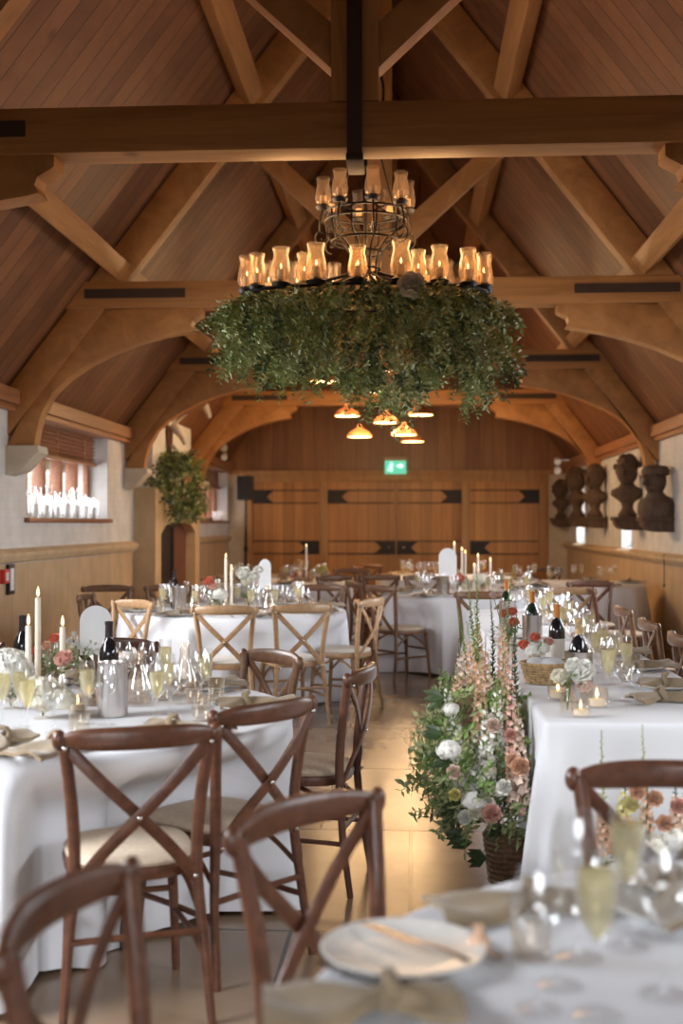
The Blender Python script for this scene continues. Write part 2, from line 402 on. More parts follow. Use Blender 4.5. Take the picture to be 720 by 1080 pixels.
for i in range(4):
    a = xs[i]+(.07 if i != 2 else .006); c = xs[i+1]-(.07 if i != 1 else .006)
    d_ = struct(MB().box(a, c, YW+.0, YW+.06, .01, ZLI-.16).build('door_%d' % (i+1), 'door_oak', smooth=False))
    for (zt_, zb_, side) in ((2.09, 1.83, -1 if i < 2 else 1), (1.13, .87, 1 if i < 2 else -1)):
        mb = MB()
        mb.box(a+.02, c-.02, YW-.015, YW, zt_-.022, zt_); mb.box(a+.02, c-.02, YW-.015, YW, zb_, zb_+.022)
        zm = (zt_+zb_)/2; e = a+.01 if side < 0 else c-.01; q = -side
        mb.prism([(e, zb_), (e+q*.42, zb_), (e+q*.34, zb_+.06), (e+q*.27, zm), (e+q*.34, zt_-.06), (e+q*.42, zt_), (e, zt_)], YW-.018, YW)
        mb.build('strap_hinge', 'black_iron', d_, smooth=False)
        if zt_ < 1.5 and i in (1, 2): MB().ball((e+q*.12, YW-.03, zm), .03).build('door_handle', 'steel', d_)
# windows
def window_left(idx, y0, y1, blind=True, mull=4):
    z0, z1 = 1.505, 2.5; xg = XL-.24
    mb = MB(); mb.box(xg-.03, xg+.03, y0, y1, z0, z0+.05); mb.box(xg-.03, xg+.03, y0, y1, z1-.06, z1)
    mb.box(xg-.03, xg+.03, y0, y0+.06, z0, z1); mb.box(xg-.03, xg+.03, y1-.06, y1, z0, z1)
    for k in range(1, mull+1):
        y = y0+(y1-y0)*k/(mull+1); mb.box(xg-.07, xg+.05, y-.045, y+.045, z0, z1)
    f = struct(mb.build('window_%d' % idx, 'red_wood', bevel=.006))
    MB().box(xg-.004, xg+.004, y0+.05, y1-.05, z0+.04, z1-.05).build('pane', 'pane', f, smooth=False)
    MB().box(XL-.24, XL+.05, y0-.06, y1+.06, z0-.045, z0).build('window_sill', 'red_wood', f, bevel=.006)
    if blind:
        mb = MB()
        for k in range(9):
            z = z1-.03-k*.042; mb.add([(XL-.17, y0+.03, z-.018), (XL-.13, y0+.03, z+.012), (XL-.13, y1-.03, z+.012), (XL-.17, y1-.03, z-.018),
                     (XL-.17, y0+.03, z-.022), (XL-.13, y0+.03, z+.008), (XL-.13, y1-.03, z+.008), (XL-.17, y1-.03, z-.022)],
                    [(0, 1, 2, 3), (4, 7, 6, 5), (0, 4, 5, 1), (2, 6, 7, 3), (0, 3, 7, 4), (1, 5, 6, 2)])
        mb.box(XL-.18, XL-.12, y0+.03, y1-.03, z1-.40, z1-.37); mb.box(XL-.19, XL-.11, y0+.02, y1-.02, z1-.03, z1)
        for y in (y0+.4, (y0+y1)/2, y1-.4): mb.box(XL-.155, XL-.145, y-.012, y+.012, z1-.4, z1)
        tag(mb.build('slatted_blind', 'red_wood', smooth=False), 'dark brown slatted wooden blind hanging at the top of the %s left window' % ('candlelit' if idx == 1 else 'farthest'), 'blind')
window_left(1, 10.45, 13.3); window_left(2, 19.0, 22.15)
for i, (y0, y1) in enumerate(((10.2, 12.0), (15.75, 16.6), (20.0, 21.0))):
    xg = XR+.2; mb = MB(); mb.box(xg-.03, xg+.03, y0, y1, 1.12, 1.17); mb.box(xg-.03, xg+.03, y0, y1, 2.25, 2.3)
    nm_ = 4 if y1-y0 > 1 else 2
    for k in range(nm_): y = y0+.03+(y1-y0-.06)*k/(nm_-1); mb.box(xg-.03, xg+.03, y-.03, y+.03, 1.12, 2.3)
    f = struct(mb.build('window_%d' % (3+i), 'red_wood', bevel=.004))
    MB().box(xg-.004, xg+.004, y0, y1, 1.12, 2.3).build('pane', 'pane', f, smooth=False)
tag(MB().box(XL-2.6, XL-2.3, 6, 24, -.1, 5).build('brick_outbuilding', 'outside_brick', smooth=False), 'pale red brick wall seen outside the left window', 'wall')
struct(MB().box(-30, 30, -20, 60, -.3, -.125).build('ground', 'concrete', smooth=False))
# chimney breast and stone fireplace on the left wall
fy0, fy1, fx, fz = 14.6, 17.7, XL+.27, 1.9
mb = MB()
oy0, oy1, oz = 14.95, 17.35, 1.46
def ypr(pts, x0, x1):   # outline in y,z pushed along x
    n = len(pts)
    return [(x0, y, z) for y, z in pts]+[(x1, y, z) for y, z in pts], [tuple(range(n)), tuple(range(2*n-1, n-1, -1))]+[(i, i+n, (i+1) % n+n, (i+1) % n) for i in range(n)]
mb.box(XL, fx, fy0, oy0, 0, fz); mb.box(XL, fx, oy1, fy1, 0, fz)
mb.add(*ypr([(oy0, fz), (oy0, oz-.14), (oy0+.35, oz-.02), (oy0+.8, oz), (oy1-.8, oz), (oy1-.35, oz-.02), (oy1, oz-.14), (oy1, fz)], XL, fx))
fp = tag(mb.build('fireplace', 'stone', smooth=False), 'tall tan stone fireplace surround with dark arched opening on left wall', 'fireplace')
MB().box(XL, XL+.15, oy0, oy0+1.25, 0, oz+.0).build('firebox_shade', 'black_iron', fp, smooth=False)  # solid black block standing in for the shade inside the opening
MB().box(XL, XL+.13, oy0+1.25, oy1, 0, oz).build('firebox_shade_brown', 'shield_wood', fp, smooth=False)  # brown block, shade of the opening's far half put into its colour
MB().box(XL+.15, XL+.18, oy0+1.22, oy0+1.30, 0, oz-.01).build('firebox_post', 'dark_strap', fp, smooth=False)
struct(MB().box(XL-.02, XL+.2, fy0+.15, fy1-.35, fz, 2.85).build('chimney_breast', 'white_brick', smooth=False))

# ================================================================= ROOF TRUSSES
TY = [5.752, 9.931, 14.11, 18.288]
ZB, ZTI = 3.29, 3.52; TD = .2
inner = [(2.95, 2.12), (2.93, 2.25), (2.885, 2.40), (2.79, 2.57), (2.65, 2.70), (2.48, 2.81), (2.27, 2.915), (2.04, 3.00), (1.83, 3.055), (1.64, 3.085), (1.575, 3.10), (1.60, 3.14), (1.585, 3.18), (1.55, 3.20), (1.52, 3.215), (1.50, 3.23), (1.50, ZB)]
ROOF = ['nearest, crossing the top of the view above the chandelier', 'second from the camera, just behind the hanging greenery', 'third from the camera, above the fireplace', 'farthest, closest to the oak doors']
for ti, Y in enumerate(TY):
    tr_ = empty('roof_truss', (XC, Y, ZB)); tag(tr_, 'oak roof truss, '+ROOF[ti], 'roof truss', 'roof trusses')
    def B(mb, nm, mat, par=tr_, **k):
        for i, v in enumerate(mb.v): mb.v[i] = (v[0], v[1], v[2]-ZB)
        return mb.build(nm, mat, par, **k)
    tie = B(MB().box(-2.75, 2.75, 0, TD, ZB, ZTI), 'tie_beam', 'beam_x', bevel=.012)
    for s in (-1, 1):
        a, c = sorted((s*1.64, s*2.51))
        B(MB().box(a, c, -.006, 0, 3.375, 3.455), 'iron_plate', 'dark_strap')
    kp = B(MB().box(-.117, .117, .006, TD-.006, ZTI, 6.3), 'king_post', 'beam_z', bevel=.012)
    if ti < 1:
        B(MB().box(-.037, .037, -.03, TD+.02, ZB-.06, 4.6).box(-.042, .042, -.034, TD+.02, ZB-.07, ZB-.035), 'stirrup_strap', 'dark_strap', bevel=.004)
    for s in (-1, 1):
        h = .47
        pts = [(0, roof_lo(0)), (0, roof_hi(0)-.02), (s*(HW+.3), roof_hi(HW+.3)-.02), (s*(HW+.3), roof_lo(HW+.3)-.1), (s*HW, roof_lo(HW))]
        B(MB().prism(pts, .012, TD-.012), 'rafter', 'beam_any', bevel=.01)
        # strut from the foot of the king post
        p0 = Vector((s*.115, 3.69)); p1 = Vector((s*1.10, 3.69+.985*.925)); dd = (p1-p0).normalized(); nn = Vector((-dd.y*s, dd.x*s)); nn = nn if nn.y > 0 else -nn
        B(MB().prism([tuple(p0), tuple(p1+dd*.05), tuple(p1+dd*.05+nn*.15), tuple(p0+nn*.15+Vector((0, .03)))], .03, TD-.03), 'strut', 'beam_any', bevel=.008)
        # curved brace: board between the arc, the tie beam and the rafter
        outer = [(2.05, ZB), (2.36, roof_lo(2.36)+.02), (3.05, roof_lo(3.05)), (3.19, 2.12)]
        sk = (lambda x: x+(.10*max(0, min(1, (x-1.7)/.9)) if s > 0 else 0))
        pts = [(s*sk(x), z) for x, z in inner]+[(s*x, z) for x, z in outer]
        B(MB().prism(pts, .02, TD-.02), 'curved_brace', 'beam_any', bevel=.006, angle=25)
        cb = [(3.19, 2.12), (2.90, 2.12), (2.89, 2.06), (2.94, 2.02), (3.0, 1.95), (3.05, 1.90), (3.19, 1.86)]
        B(MB().prism([(s*(min(3.19, x+(.10 if s > 0 else 0))), z) for x, z in cb], -.04, TD+.04), 'corbel', 'corbel_stone', bevel=.008)
# purlins
for s in (-1, 1):
    for (x, nm) in ((2.22, 'lower'), (1.08, 'upper')):
        c = Vector((XC+s*x, 0, (roof_lo(x)+roof_hi(x))/2-.015)); an = math.atan(1.28)*(-s)
        M = Matrix.Rotation(-an, 4, 'Y')
        mb = MB().box(-.085, .085, YR, YW, -.075, .075, M)
        o = mb.build('purlin', 'beam_y', bevel=.008, loc=(c.x, 0, c.z))
        tag(o, 'long oak purlin running the length of the %s roof slope, the %s one' % ('left' if s < 0 else 'right', nm), 'purlin', 'purlins')
tag(MB().box(XC-.05, XC+.05, YR, YW, 6.28, 6.5).build('ridge_beam', 'beam_y'), 'oak ridge beam along the top of the roof', 'beam')

# ================================================================= FAR WALL FITTINGS
sp_ = at(417, 491.5, Y=YW-.08)
ex = tag(empty('exit_sign', sp_), 'small green illuminated emergency exit sign above the oak doors', 'exit sign')
MB().box(-.2, .2, -.03, .03, -.15, .10).build('light_panel', 'exit_green', ex, smooth=False)
MB().box(-.22, .22, -.05, .06, .10, .17).build('housing', 'stone', ex, bevel=.006)
mb = MB(); q = -.036
mb.ball((-.08, q, .055), .018, sq=(1, .2, 1)); mb.sweep([(-.08, q, .03), (-.09, q, -.03)], .014, .005)
mb.sweep([(-.09, q, -.03), (-.06, q, -.07), (-.09, q, -.11)], .009, .004); mb.sweep([(-.09, q, -.03), (-.12, q, -.07), (-.15, q, -.08)], .009, .004)
mb.sweep([(-.08, q, .025), (-.12, q, 0), (-.13, q, -.03)], .008, .004); mb.sweep([(-.08, q, .025), (-.045, q, 0), (-.03, q, .02)], .008, .004)
mb.build('running_figure', 'exit_white', ex)
mb = MB(); mb.prism([(.03, -.02), (.09, -.02), (.09, -.05), (.15, 0), (.09, .05), (.09, .02), (.03, .02)], q-.003, q+.003); mb.build('arrow', 'exit_white', ex, smooth=False)
# loudspeaker on a pole
c = at(258, 516, Y=21.3)
pa = tag(empty('speaker_stand', (c.x+.02, 21.3, 0)), 'black speaker pole on a tripod in the far left corner', 'speaker stand')
MB().lathe([(.022, .35), (.022, 1.3), (.016, 1.3), (.016, c.z-.2)], 12).build('pole', 'black_iron', pa)
MB().lathe([(.04, .95), (.04, 1.03)], 12).build('collar', 'black_plastic', pa)
for k in range(3):
    a = k*2*PI/3+.4; MB().sweep([(0, 0, .5), (.38*math.cos(a), .38*math.sin(a), .01)], .012).build('leg', 'black_iron', pa)
sp = tag(empty('loudspeaker', (c.x, 21.3, c.z-.2)), 'black loudspeaker on the pole beside the oak doors', 'loudspeaker')
MB().prism([(-.13, -.0), (.15, 0), (.15, .44), (-.13, .44)], -.14, .14).build('cabinet', 'black_plastic', sp, bevel=.015)
MB().box(-.10, .12, -.15, -.14, .03, .41).build('grille', 'black_iron', sp)
for (px_, py_, lab) in ((587, 488, 'right'), (237, 474, 'left')):
    c = at(px_, py_, Y=20.4)
    s_ = tag(empty('spotlight', c), 'small white spotlight pair fixed high in the far %s corner' % lab, 'spotlight')
    sg = 1 if lab == 'right' else -1
    MB().sweep([(sg*.22, .1, .05), (0, 0, .05), (0, -.02, 0)], .012).build('bracket', 'white_plastic', s_)
    for dz in (.06, -.09):
        MB().lathe([(.035, 0), (.05, .02), (.06, .11), (.052, .12)], 14, T(0, 0, dz) @ Matrix.Rotation(PI/2+.5, 4, 'X')).build('lamp_head', 'white_plastic', s_)
# call point and framed notice on the left wall
c = at(4, 608, X=XL+.02); o = tag(empty('alarm_call_point', c), 'small red fire alarm call point on the left wall dado', 'alarm')
MB().box(-.015, .03, -.06, .06, -.06, .06).build('case', 'red_plastic', o, bevel=.005); MB().box(.03, .034, -.035, .035, -.035, .035).build('cover_glass', 'white_plastic', o)
c = at(11, 611, X=XL+.02); o = tag(empty('framed_notice', c), 'narrow black framed white notice beside the red call point', 'notice')
MB().box(-.015, .015, -.075, .075, -.13, .13).build('frame', 'black_plastic', o, bevel=.004); MB().box(.015, .018, -.045, .045, -.095, .095).build('paper', 'card_white', o)
# blind cords on the right wall
for (x, y0, y1, lab, dx) in ((700, 585, 615, 'near the closest bust', .088), (589, 580, 591, 'near the far corner', .012)):
    a = at(x, y0, X=XR-dx); e = at(x, y1, X=XR-dx)
    o = tag(empty('pull_cord', (a.x, a.y, a.z)), 'thin dark pull cord hanging on the right wall '+lab, 'cord')
    MB().sweep([(0, 0, 0), (0, 0, e.z-a.z)], .006).build('cord', 'dark_strap', o); MB().lathe([(.006, 0), (.014, -.02), (.012, -.05)], 8, T(0, 0, e.z-a.z)).build('toggle', 'dark_strap', o)

# carved busts on bracket shelves
def bust(spec):
    (px_, pyb, pyt, head, rot, lab, cat_) = spec
    w0 = at(px_, pyb, X=XR); c = Vector((XR-.17, w0.y+.14, at(px_, pyb, Y=w0.y).z))
    H = at(px_, pyt, Y=c.y).z-c.z
    sh = tag(empty('bust_bracket', (XR, c.y, c.z)), 'wooden shelf under the '+lab.split(',')[0], 'shelf', 'bracket shelves on the right wall')
    W = .17
    mb = MB(); mb.box(-.36, 0, -W, W, -.05, 0); mb.prism([(0, -.05), (-.34, -.05), (-.33, -.10), (-.28, -.15), (-.18, -.17), (0, -.17)], -W+.02, W-.02)
    mb.build('shelf_board', 'bust_wood', sh, bevel=.008)
    b_ = tag(empty('carved_bust', (c.x, c.y, c.z+.001)), lab, cat_, 'carved wooden busts')
    b_.rotation_euler = (0, 0, rot)
    S = H/.62
    def M_(): return Matrix.Scale(S*1.17, 4) @ T(0, 0, -.09) if head == 'block' else Matrix.Scale(S, 4)
    mb = MB()   # faces -y before rotation
    if head != 'block':
        mb.lathe([(.09, 0), (.10, .02), (.075, .05), (.055, .09), (.065, .14)], 16, M_())
        mb.build('socle', 'bust_wood', b_); mb = MB()
        z0 = .12
    else: z0 = .09
    path = [(0, 0, z0), (0, 0, z0+.04), (0, 0, .22), (0, -.005, .27), (0, -.01, .30), (0, -.02, .34), (0, -.02, .38)]
    if head == 'block': rx = [.19, .21, .21, .18, .12, .085, .08]; ry = [.15, .155, .14, .11, .085, .075, .075]
    else: rx = [.05, .085, .17, .16, .09, .062, .062]; ry = [.045, .07, .095, .09, .07, .06, .06]
    mb.sweep(path, rx, ry, 18, (1, 0, 0), M_())
    mb.ball((0, -.02, .465), .125, 18, 12, (.86, 1.05, 1.25), M_())
    mb.sweep([(0, -.125, .505), (0, -.175, .45), (0, -.19, .43), (0, -.14, .415)], [.012, .022, .026, .018], None, 8, (1, 0, 0), M_())     # nose
    mb.sweep([(-.035, -.132, .405), (0, -.145, .403), (.035, -.132, .405)], [.006, .011, .006], None, 8, None, M_())
    mb.ball((0, -.115, .36), .032, 8, 6, (1, .8, .8), M_())
    for s in (-1, 1):
        mb.ball((s*.042, -.132, .478), .018, 8, 6, (1, .6, .7), M_()); mb.sweep([(s*.08, -.118, .505), (s*.018, -.155, .512)], .015, None, 6, None, M_())
        mb.ball((s*.109, -.01, .465), .03, 8, 6, (.4, .8, 1.3), M_())
    mb.build('figure', 'bust_wood', b_)
    mb = MB()
    if head == 'block':
        mb.lathe([(.112, .51), (.138, .52), (.145, .57), (.12, .61), (.03, .625)], 18, M_() @ T(0, -.01, 0)); nm = 'cap'
    elif head == 'curl':
        for k in range(60):
            a = random.uniform(0, 2*PI); e = random.uniform(.1, 1.3); r = .13
            p = (r*.92*math.cos(a)*math.cos(e), -.01+r*1.08*math.sin(a)*math.cos(e), .475+r*1.1*math.sin(e))
            if p[1] < -.09 and p[2] < .56: continue
            mb.ball(p, .022, 6, 4, (1, 1, 1), M_())
        nm = 'hair'
    else:
        mb.ball((0, .01, .50), .13, 16, 8, (.93, 1.0, 1.05), M_()); nm = 'hair'
    mb.build(nm, 'bust_wood', b_)
BUSTS = [(602, 546, 506, 'smooth', -.9, 'carved wooden head farthest from the camera, lowest on the right wall', 'bust'),
         (621, 545, 493, 'curl', -1.2, 'slim dark wooden bust on a socle, between the farthest head and the round-haired bust', 'bust'),
         (641, 545, 490, 'smooth', -.7, 'carved wooden bust with round hair, in the middle of the five', 'bust'),
         (678, 545, 480, 'curl', -.4, 'tallest carved wooden bust, standing in front of the second slit window', 'bust'),
         (711, 545, 491, 'block', -.85, 'broad carved wooden bust with flat cap, closest to the camera', 'bust')]
for s_ in BUSTS: bust(s_)

# trophies on the chimney breast
def trophy(c, lab, s=1.0, shield=True):
    o = tag(empty('wall_trophy', c), lab, 'wall trophy')
    o.rotation_euler = (0, 0, 0); o.scale = (s, s, s)
    if shield:
        mb = MB(); pts = [(-.13, .16), (.13, .16), (.15, .05), (.10, -.12), (0, -.26), (-.10, -.12), (-.15, .05)]
        mb.prism(pts, -.03, 0, Matrix.Rotation(PI/2, 4, 'Z')); mb.build('shield', 'shield_wood', o, bevel=.008)
    mb = MB(); mb.sweep([(.03, 0, .14), (.09, 0, .13), (.16, 0, .05), (.20, 0, -.03), (.22, 0, -.09)], [.05, .075, .06, .04, .028], [.05, .065, .05, .035, .022], 12, (0, 1, 0))
    mb.build('head', 'skull_white', o)
    for k in (-1, 1): MB().sweep([(.07, k*.05, .17), (.10, k*.12, .24), (.16, k*.16, .30), (.22, k*.15, .33)], [.022, .018, .012, .004], None, 8).build('horn', 'skull_white', o)
c = at(178, 462, X=XL+.22); trophy(c, 'pale horned trophy head on a pointed dark shield above the fireplace flowers', 1.0)
c = at(207, 434, X=XL+.25); trophy(Vector((XL+.2, c.y-.2, c.z)), 'pale carved trophy head without shield, high where the chimney breast meets the roof', 1.3, False)

# ================================================================= PENDANT LAMPS
def mk_pendant():
    o = empty('pendant_lamp')
    MB().lathe([(.175, 0), (.168, .03), (.13, .075), (.07, .11), (.035, .135), (.03, .17), (.012, .18)], 24, cap=False).build('lamp_shade', 'shade_copper', o)
    MB().lathe([(.168, .004), (.12, .03), (.06, .06), (.0, .065)], 20, cap=False).build('diffuser', 'shade_inside', o)
    return o
PEND = [(341, 403, 'partly veiled by the left of the hanging greenery'), (366, 439, 'beside a dangling vine'), (379, 461, 'lowest on the left, behind a vine tip'),
        (400, 414, 'half hidden above the dark ceiling rose'), (407, 446, 'directly under the dark ceiling rose'), (442, 403, 'half hidden in the leaves, highest on the right'),
        (443, 438, 'clear of the leaves, farthest to the right'), (426, 459, 'the upper of the close pair at bottom'), (435, 466, 'the lower of the close pair at bottom')]
for i, (x, y, lab) in enumerate(PEND):
    Yp = 15.6+(i % 3)*.35+(1.4 if i == 8 else 0); c = at(x, y, Y=Yp)
    o = put('pendant', mk_pendant, c, 0, 'lit copper pendant lamp, '+lab, 'pendant lamp', 'copper pendant lamps')
    L = 6.3-c.z
    MB().sweep([(0, 0, .17), (0, 0, L)], .004, None, 6).build('cord', 'black_iron', o)
    l_ = bpy.data.lights.new('pendant_light', 'POINT'); l_.energy = 17; l_.color = (1, .62, .3); l_.shadow_soft_size = .08
    lo = bpy.data.objects.new('pendant_light', l_); COL.objects.link(lo); lo.parent = o; lo.location = (0, 0, -.06)
c = at(405, 427, Y=16); o = tag(empty('ceiling_rose', c), 'dark round plate with arms among the copper pendant lamps', 'ceiling fitting')
MB().lathe([(.19, 0), (.20, .02), (.05, .06), (.02, .09)], 24).build('plate', 'black_iron', o); MB().sweep([(0, 0, .05), (.45, 0, .02)], .01).build('arm', 'black_iron', o); MB().sweep([(0, 0, .06), (0, 0, 6.3-c.z)], .012).build('rod', 'black_iron', o)

# ================================================================= CHAIRS
def bez(pts, n=10):
    """smooth curve through points"""
    P = [Vector(p) for p in pts]; out = []
    for i in range(len(P)-1):
        p0 = P[max(i-1, 0)]; p1 = P[i]; p2 = P[i+1]; p3 = P[min(i+2, len(P)-1)]
        for k in range(n):
            t = k/n; out.append(.5*((2*p1)+(p2-p0)*t+(2*p0-5*p1+4*p2-p3)*t*t+(3*p1-p0-3*p2+p3)*t**3))
    out.append(P[-1]); return out
def mk_chair(wd, pad='seat_pad'):
    def f():
        """back centre at the origin, the sitter faces +y"""
        o = empty('cross_back_chair')
        # bent top rail
        n = 17; path = []; rx = []; rz = []
        for i in range(n):
            t = -1+2*i/(n-1); path.append((t*.222, -.045-.055*(1-t*t), .842+.004*(1-t*t)))
            e = (1-abs(t)**9); rx.append(.014*max(.55, e)); rz.append(.034*(.72+.28*(1-abs(t)**3))*max(.5, e**.5 if e > 0 else 0))
        mb = MB()
        mb.sweep(path, rx, rz, 12, (0, 1, 0), None, .75)
        for s in (-1, 1): mb.ball((s*.222, -.045, .842), .026, 10, 8, (.8, .75, 1.15))
        mb.build('top_rail', wd, o)
        for s in (-1, 1):
            pts = bez([(s*.212, -.055, 0), (s*.196, -.022, .22), (s*.176, -.004, .44), (s*.182, -.012, .62), (s*.205, -.04, .815), (s*.208, -.044, .85)], 5)
            m = len(pts); r = [.0125+.006*min(1, i/m*2.2) for i in range(m)]
            lg = MB().sweep(pts, r, None, 10, (1, 0, 0)).build('leg', wd, o)
        for s in (-1, 1):
            pts = bez([(s*.150, .365, .43), (s*.165, .378, .25), (s*.176, .395, 0)], 5); m = len(pts)
            MB().sweep(pts, [.019-.007*i/m for i in range(m)], None, 10, (1, 0, 0)).build('leg', wd, o)
        # crossed straps
        for s in (-1, 1):
            pts = bez([(s*.205, -.050-(.006 if s > 0 else -.006), .825), (s*.115, -.066-(.008 if s > 0 else -.006), .73), (0, -.060-(.009 if s > 0 else -.007), .615), (-s*.10, -.038, .51), (-s*.172, -.010, .415)], 5)
            mb = MB(); mb.sweep(pts, .0065, .0185, 8, (0, 1, 0), None, .6)
            mb.build('cross_strap', wd, o)
        mb = MB()
        for p in ((0, -.082, .615), (-.168, -.030, .425), (.168, -.030, .425), (.207, -.068, .82), (-.207, -.068, .82)): mb.ball(p, .0075, 8, 5, (1, .6, 1))
        mb.build('rivet', 'steel', o)
        # seat frame and pad
        def outl(gr, z, inset=0):
            res = []
            for k in range(32):
                a = 2*PI*k/32; ca, sa = math.cos(a), math.sin(a)
                x = math.copysign(abs(ca)**.62, ca)*(.195-inset)*(1+.06*sa); y = .19+math.copysign(abs(sa)**.68, sa)*(.208-inset)
                res.append((x, y, z))
            return res
        def stack(levels):
            mb = MB(); vs = []; fs = []
            for z, ins in levels: vs += outl(0, z, ins)
            for j in range(len(levels)-1):
                for k in range(32): fs.append((j*32+k, j*32+(k+1) % 32, (j+1)*32+(k+1) % 32, (j+1)*32+k))
            fs.append(tuple(range(31, -1, -1))); fs.append(tuple((len(levels)-1)*32+k for k in range(32)))
            return mb.add(vs, fs)
        stack([(.415, .012), (.418, .004), (.44, 0), (.452, .004), (.455, .012)]).build('seat_frame', wd, o)
        stack([(.455, .010), (.466, .004), (.476, .012), (.483, .035), (.486, .08), (.487, .14)]).build('seat', pad, o)
        # stretchers
        st = MB(); st.sweep(bez([(-.196, -.022, .26), (0, -.03, .265), (.196, -.022, .26)], 4), .010, None, 8); st.build('stretcher', wd, o)
        for s in (-1, 1):
            st = MB(); st.sweep(bez([(s*.194, -.02, .20), (s*.183, .18, .205), (s*.170, .382, .2)], 4), .010, None, 8, (1, 0, 0)); st.build('stretcher', wd, o)
            st = MB(); st.sweep(bez([(s*.186, -.012, .30), (s*.165, .09, .375), (s*.14, .19, .412)], 5), .009, None, 8, (1, 0, 0)); st.sweep(bez([(s*.160, .374, .28), (s*.15, .29, .36), (s*.14, .19, .412)], 5), .009, None, 8, (1, 0, 0)); st.build('seat_brace', wd, o)
        st = MB(); st.sweep([(-.168, .382, .27), (.168, .382, .27)], .010, None, 8); st.build('stretcher', wd, o)
        return o
    return f
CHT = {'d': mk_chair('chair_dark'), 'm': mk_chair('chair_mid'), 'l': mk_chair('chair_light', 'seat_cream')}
def chair(kind, a, b, lab, group):
    """a, b: the two ends of the back (left, right as the sitter faces away from the camera side given)"""
    a = Vector(a); b = Vector(b); c = (a+b)/2; ang = math.atan2(b.y-a.y, b.x-a.x)
    return put('chair_'+kind, CHT[kind], (c.x, c.y, 0), ang, lab, 'chair', group)
WDN = {'d': 'dark brown', 'm': 'mid brown', 'l': 'pale oak'}
G1, G2, G3, G4, G5 = 'chairs around the near left round table', 'chairs around the middle left round table', 'chairs around the round table ahead beyond the flowers', 'chairs along the long table', 'chairs around the far tables'
CH = [
 ('d', (-.985, 3.32), (-.60, 3.46), 'large dark cross back chair at bottom left, its back square to the camera', G1),
 ('d', (-.645, 3.68), (-.37, 4.02), 'dark cross back chair beside the bottom left one, its rail rising to the right', G1),
 ('d', (-.285, 4.60), (-.225, 5.0), 'dark chair seen edge-on at the aisle side of the near round table', G1),
 ('m', (-.52, 5.10), (-.80, 5.42), 'reddish brown chair facing the camera behind the near round table, right of the wine bottle', G1),
 ('d', (-1.27, 5.72), (-1.68, 5.78), 'dark chair behind the near round table, just left of the wine bottle', G1),
 ('d', (-1.98, 5.62), (-2.36, 5.45), 'dark chair at the left edge behind the tall taper candles', G1),
 ('d', (-2.36, 3.75), (-2.1, 3.42), 'dark chair cut off at the left edge, only a leg showing', G1),
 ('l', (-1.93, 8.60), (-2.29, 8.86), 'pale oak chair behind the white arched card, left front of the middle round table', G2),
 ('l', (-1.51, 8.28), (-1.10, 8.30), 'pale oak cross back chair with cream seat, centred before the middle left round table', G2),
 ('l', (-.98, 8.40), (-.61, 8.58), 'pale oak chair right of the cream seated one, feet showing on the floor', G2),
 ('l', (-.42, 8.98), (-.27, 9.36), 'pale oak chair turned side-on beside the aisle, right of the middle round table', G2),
 ('m', (-.66, 11.05), (-1.02, 11.05), 'brown chair facing the camera behind the middle left round table, right side', G2),
 ('m', (-2.62, 9.8), (-2.62, 9.42), 'brown chair near the left wall, the lower left of three beyond the arched card', G2),
 ('m', (-2.62, 10.85), (-2.98, 10.75), 'brown chair against the left wall, topmost above the arched card', G2),
 ('m', (-2.05, 10.95), (-2.45, 10.9), 'brown chair behind the middle left round table near the fireplace opening', G2),
 ('m', (-.36, 11.22), (-.11, 10.90), 'brown aisle chair with seat to the right and all legs visible, centre right table', G3),
 ('m', (-.60, 12.1), (-.46, 11.74), 'brown chair mostly hidden behind the aisle chair of the round table ahead', G3),
 ('m', (.42, 10.1), (.80, 10.1), 'brown chair just left of the tall flower spikes, in front of the round table ahead', G3),
 ('m', (.34, 13.25), (-.02, 13.2), 'brown chair behind the round table ahead, left of the white arched card', G3),
 ('m', (-.52, 13.4), (-.18, 13.4), 'brown chair in the far aisle right of the glass dome', G5),
 ('m', (-1.03, 13.1), (-.72, 13.33), 'brown chair far back behind the pale aisle chair', G5),
 ('m', (-.6, 15.1), (-.9, 15.1), 'small far chair below the left door hinge, left of the aisle', G5),
 ('m', (-.78, 16.95), (-.42, 16.8), 'small far chair turned toward the oak doors, top of the aisle', G5),
 ('m', (-.62, 16.15), (-.70, 15.8), 'small far chair facing the camera by the double door hinge', G5),
 ('m', (1.62, 15.9), (1.95, 15.9), 'small far chair under the right hand door hinge', G5),
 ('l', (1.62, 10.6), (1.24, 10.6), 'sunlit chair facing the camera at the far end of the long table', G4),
 ('d', (1.98, 11.9), (1.62, 11.9), 'dark chair directly behind the sunlit one at the far end of the long table', G4),
 ('d', (1.72, 10.95), (1.66, 10.55), 'dark chair edge-on near the panelled wall, beside the sunlit chair', G4),
 ('m', (1.53, 8.50), (1.53, 8.10), 'brown chair on the wall side of the long table, farthest of those in the row', G4),
 ('m', (1.49, 7.42), (1.49, 7.02), 'brown chair on the wall side of the long table, second nearest in the row', G4),
 ('m', (1.47, 6.50), (1.47, 6.10), 'brown chair on the wall side of the long table, cut by the right edge', G4),
 ('d', (.80, 2.80), (.42, 2.80), 'dark reddish chair facing the camera between the foreground table and the long table', 'chairs around the foreground table'),
 ('d', (-.05, 2.56), (-.29, 2.24), 'reddish brown chair in the bottom centre, left of the foreground table', 'chairs around the foreground table'),
 ('d', (-.445, 2.0), (-.51, 1.62), 'blurred dark chair in the bottom left corner, nearest the camera', 'chairs around the foreground table'),
]
for c_ in CH: chair(*c_)

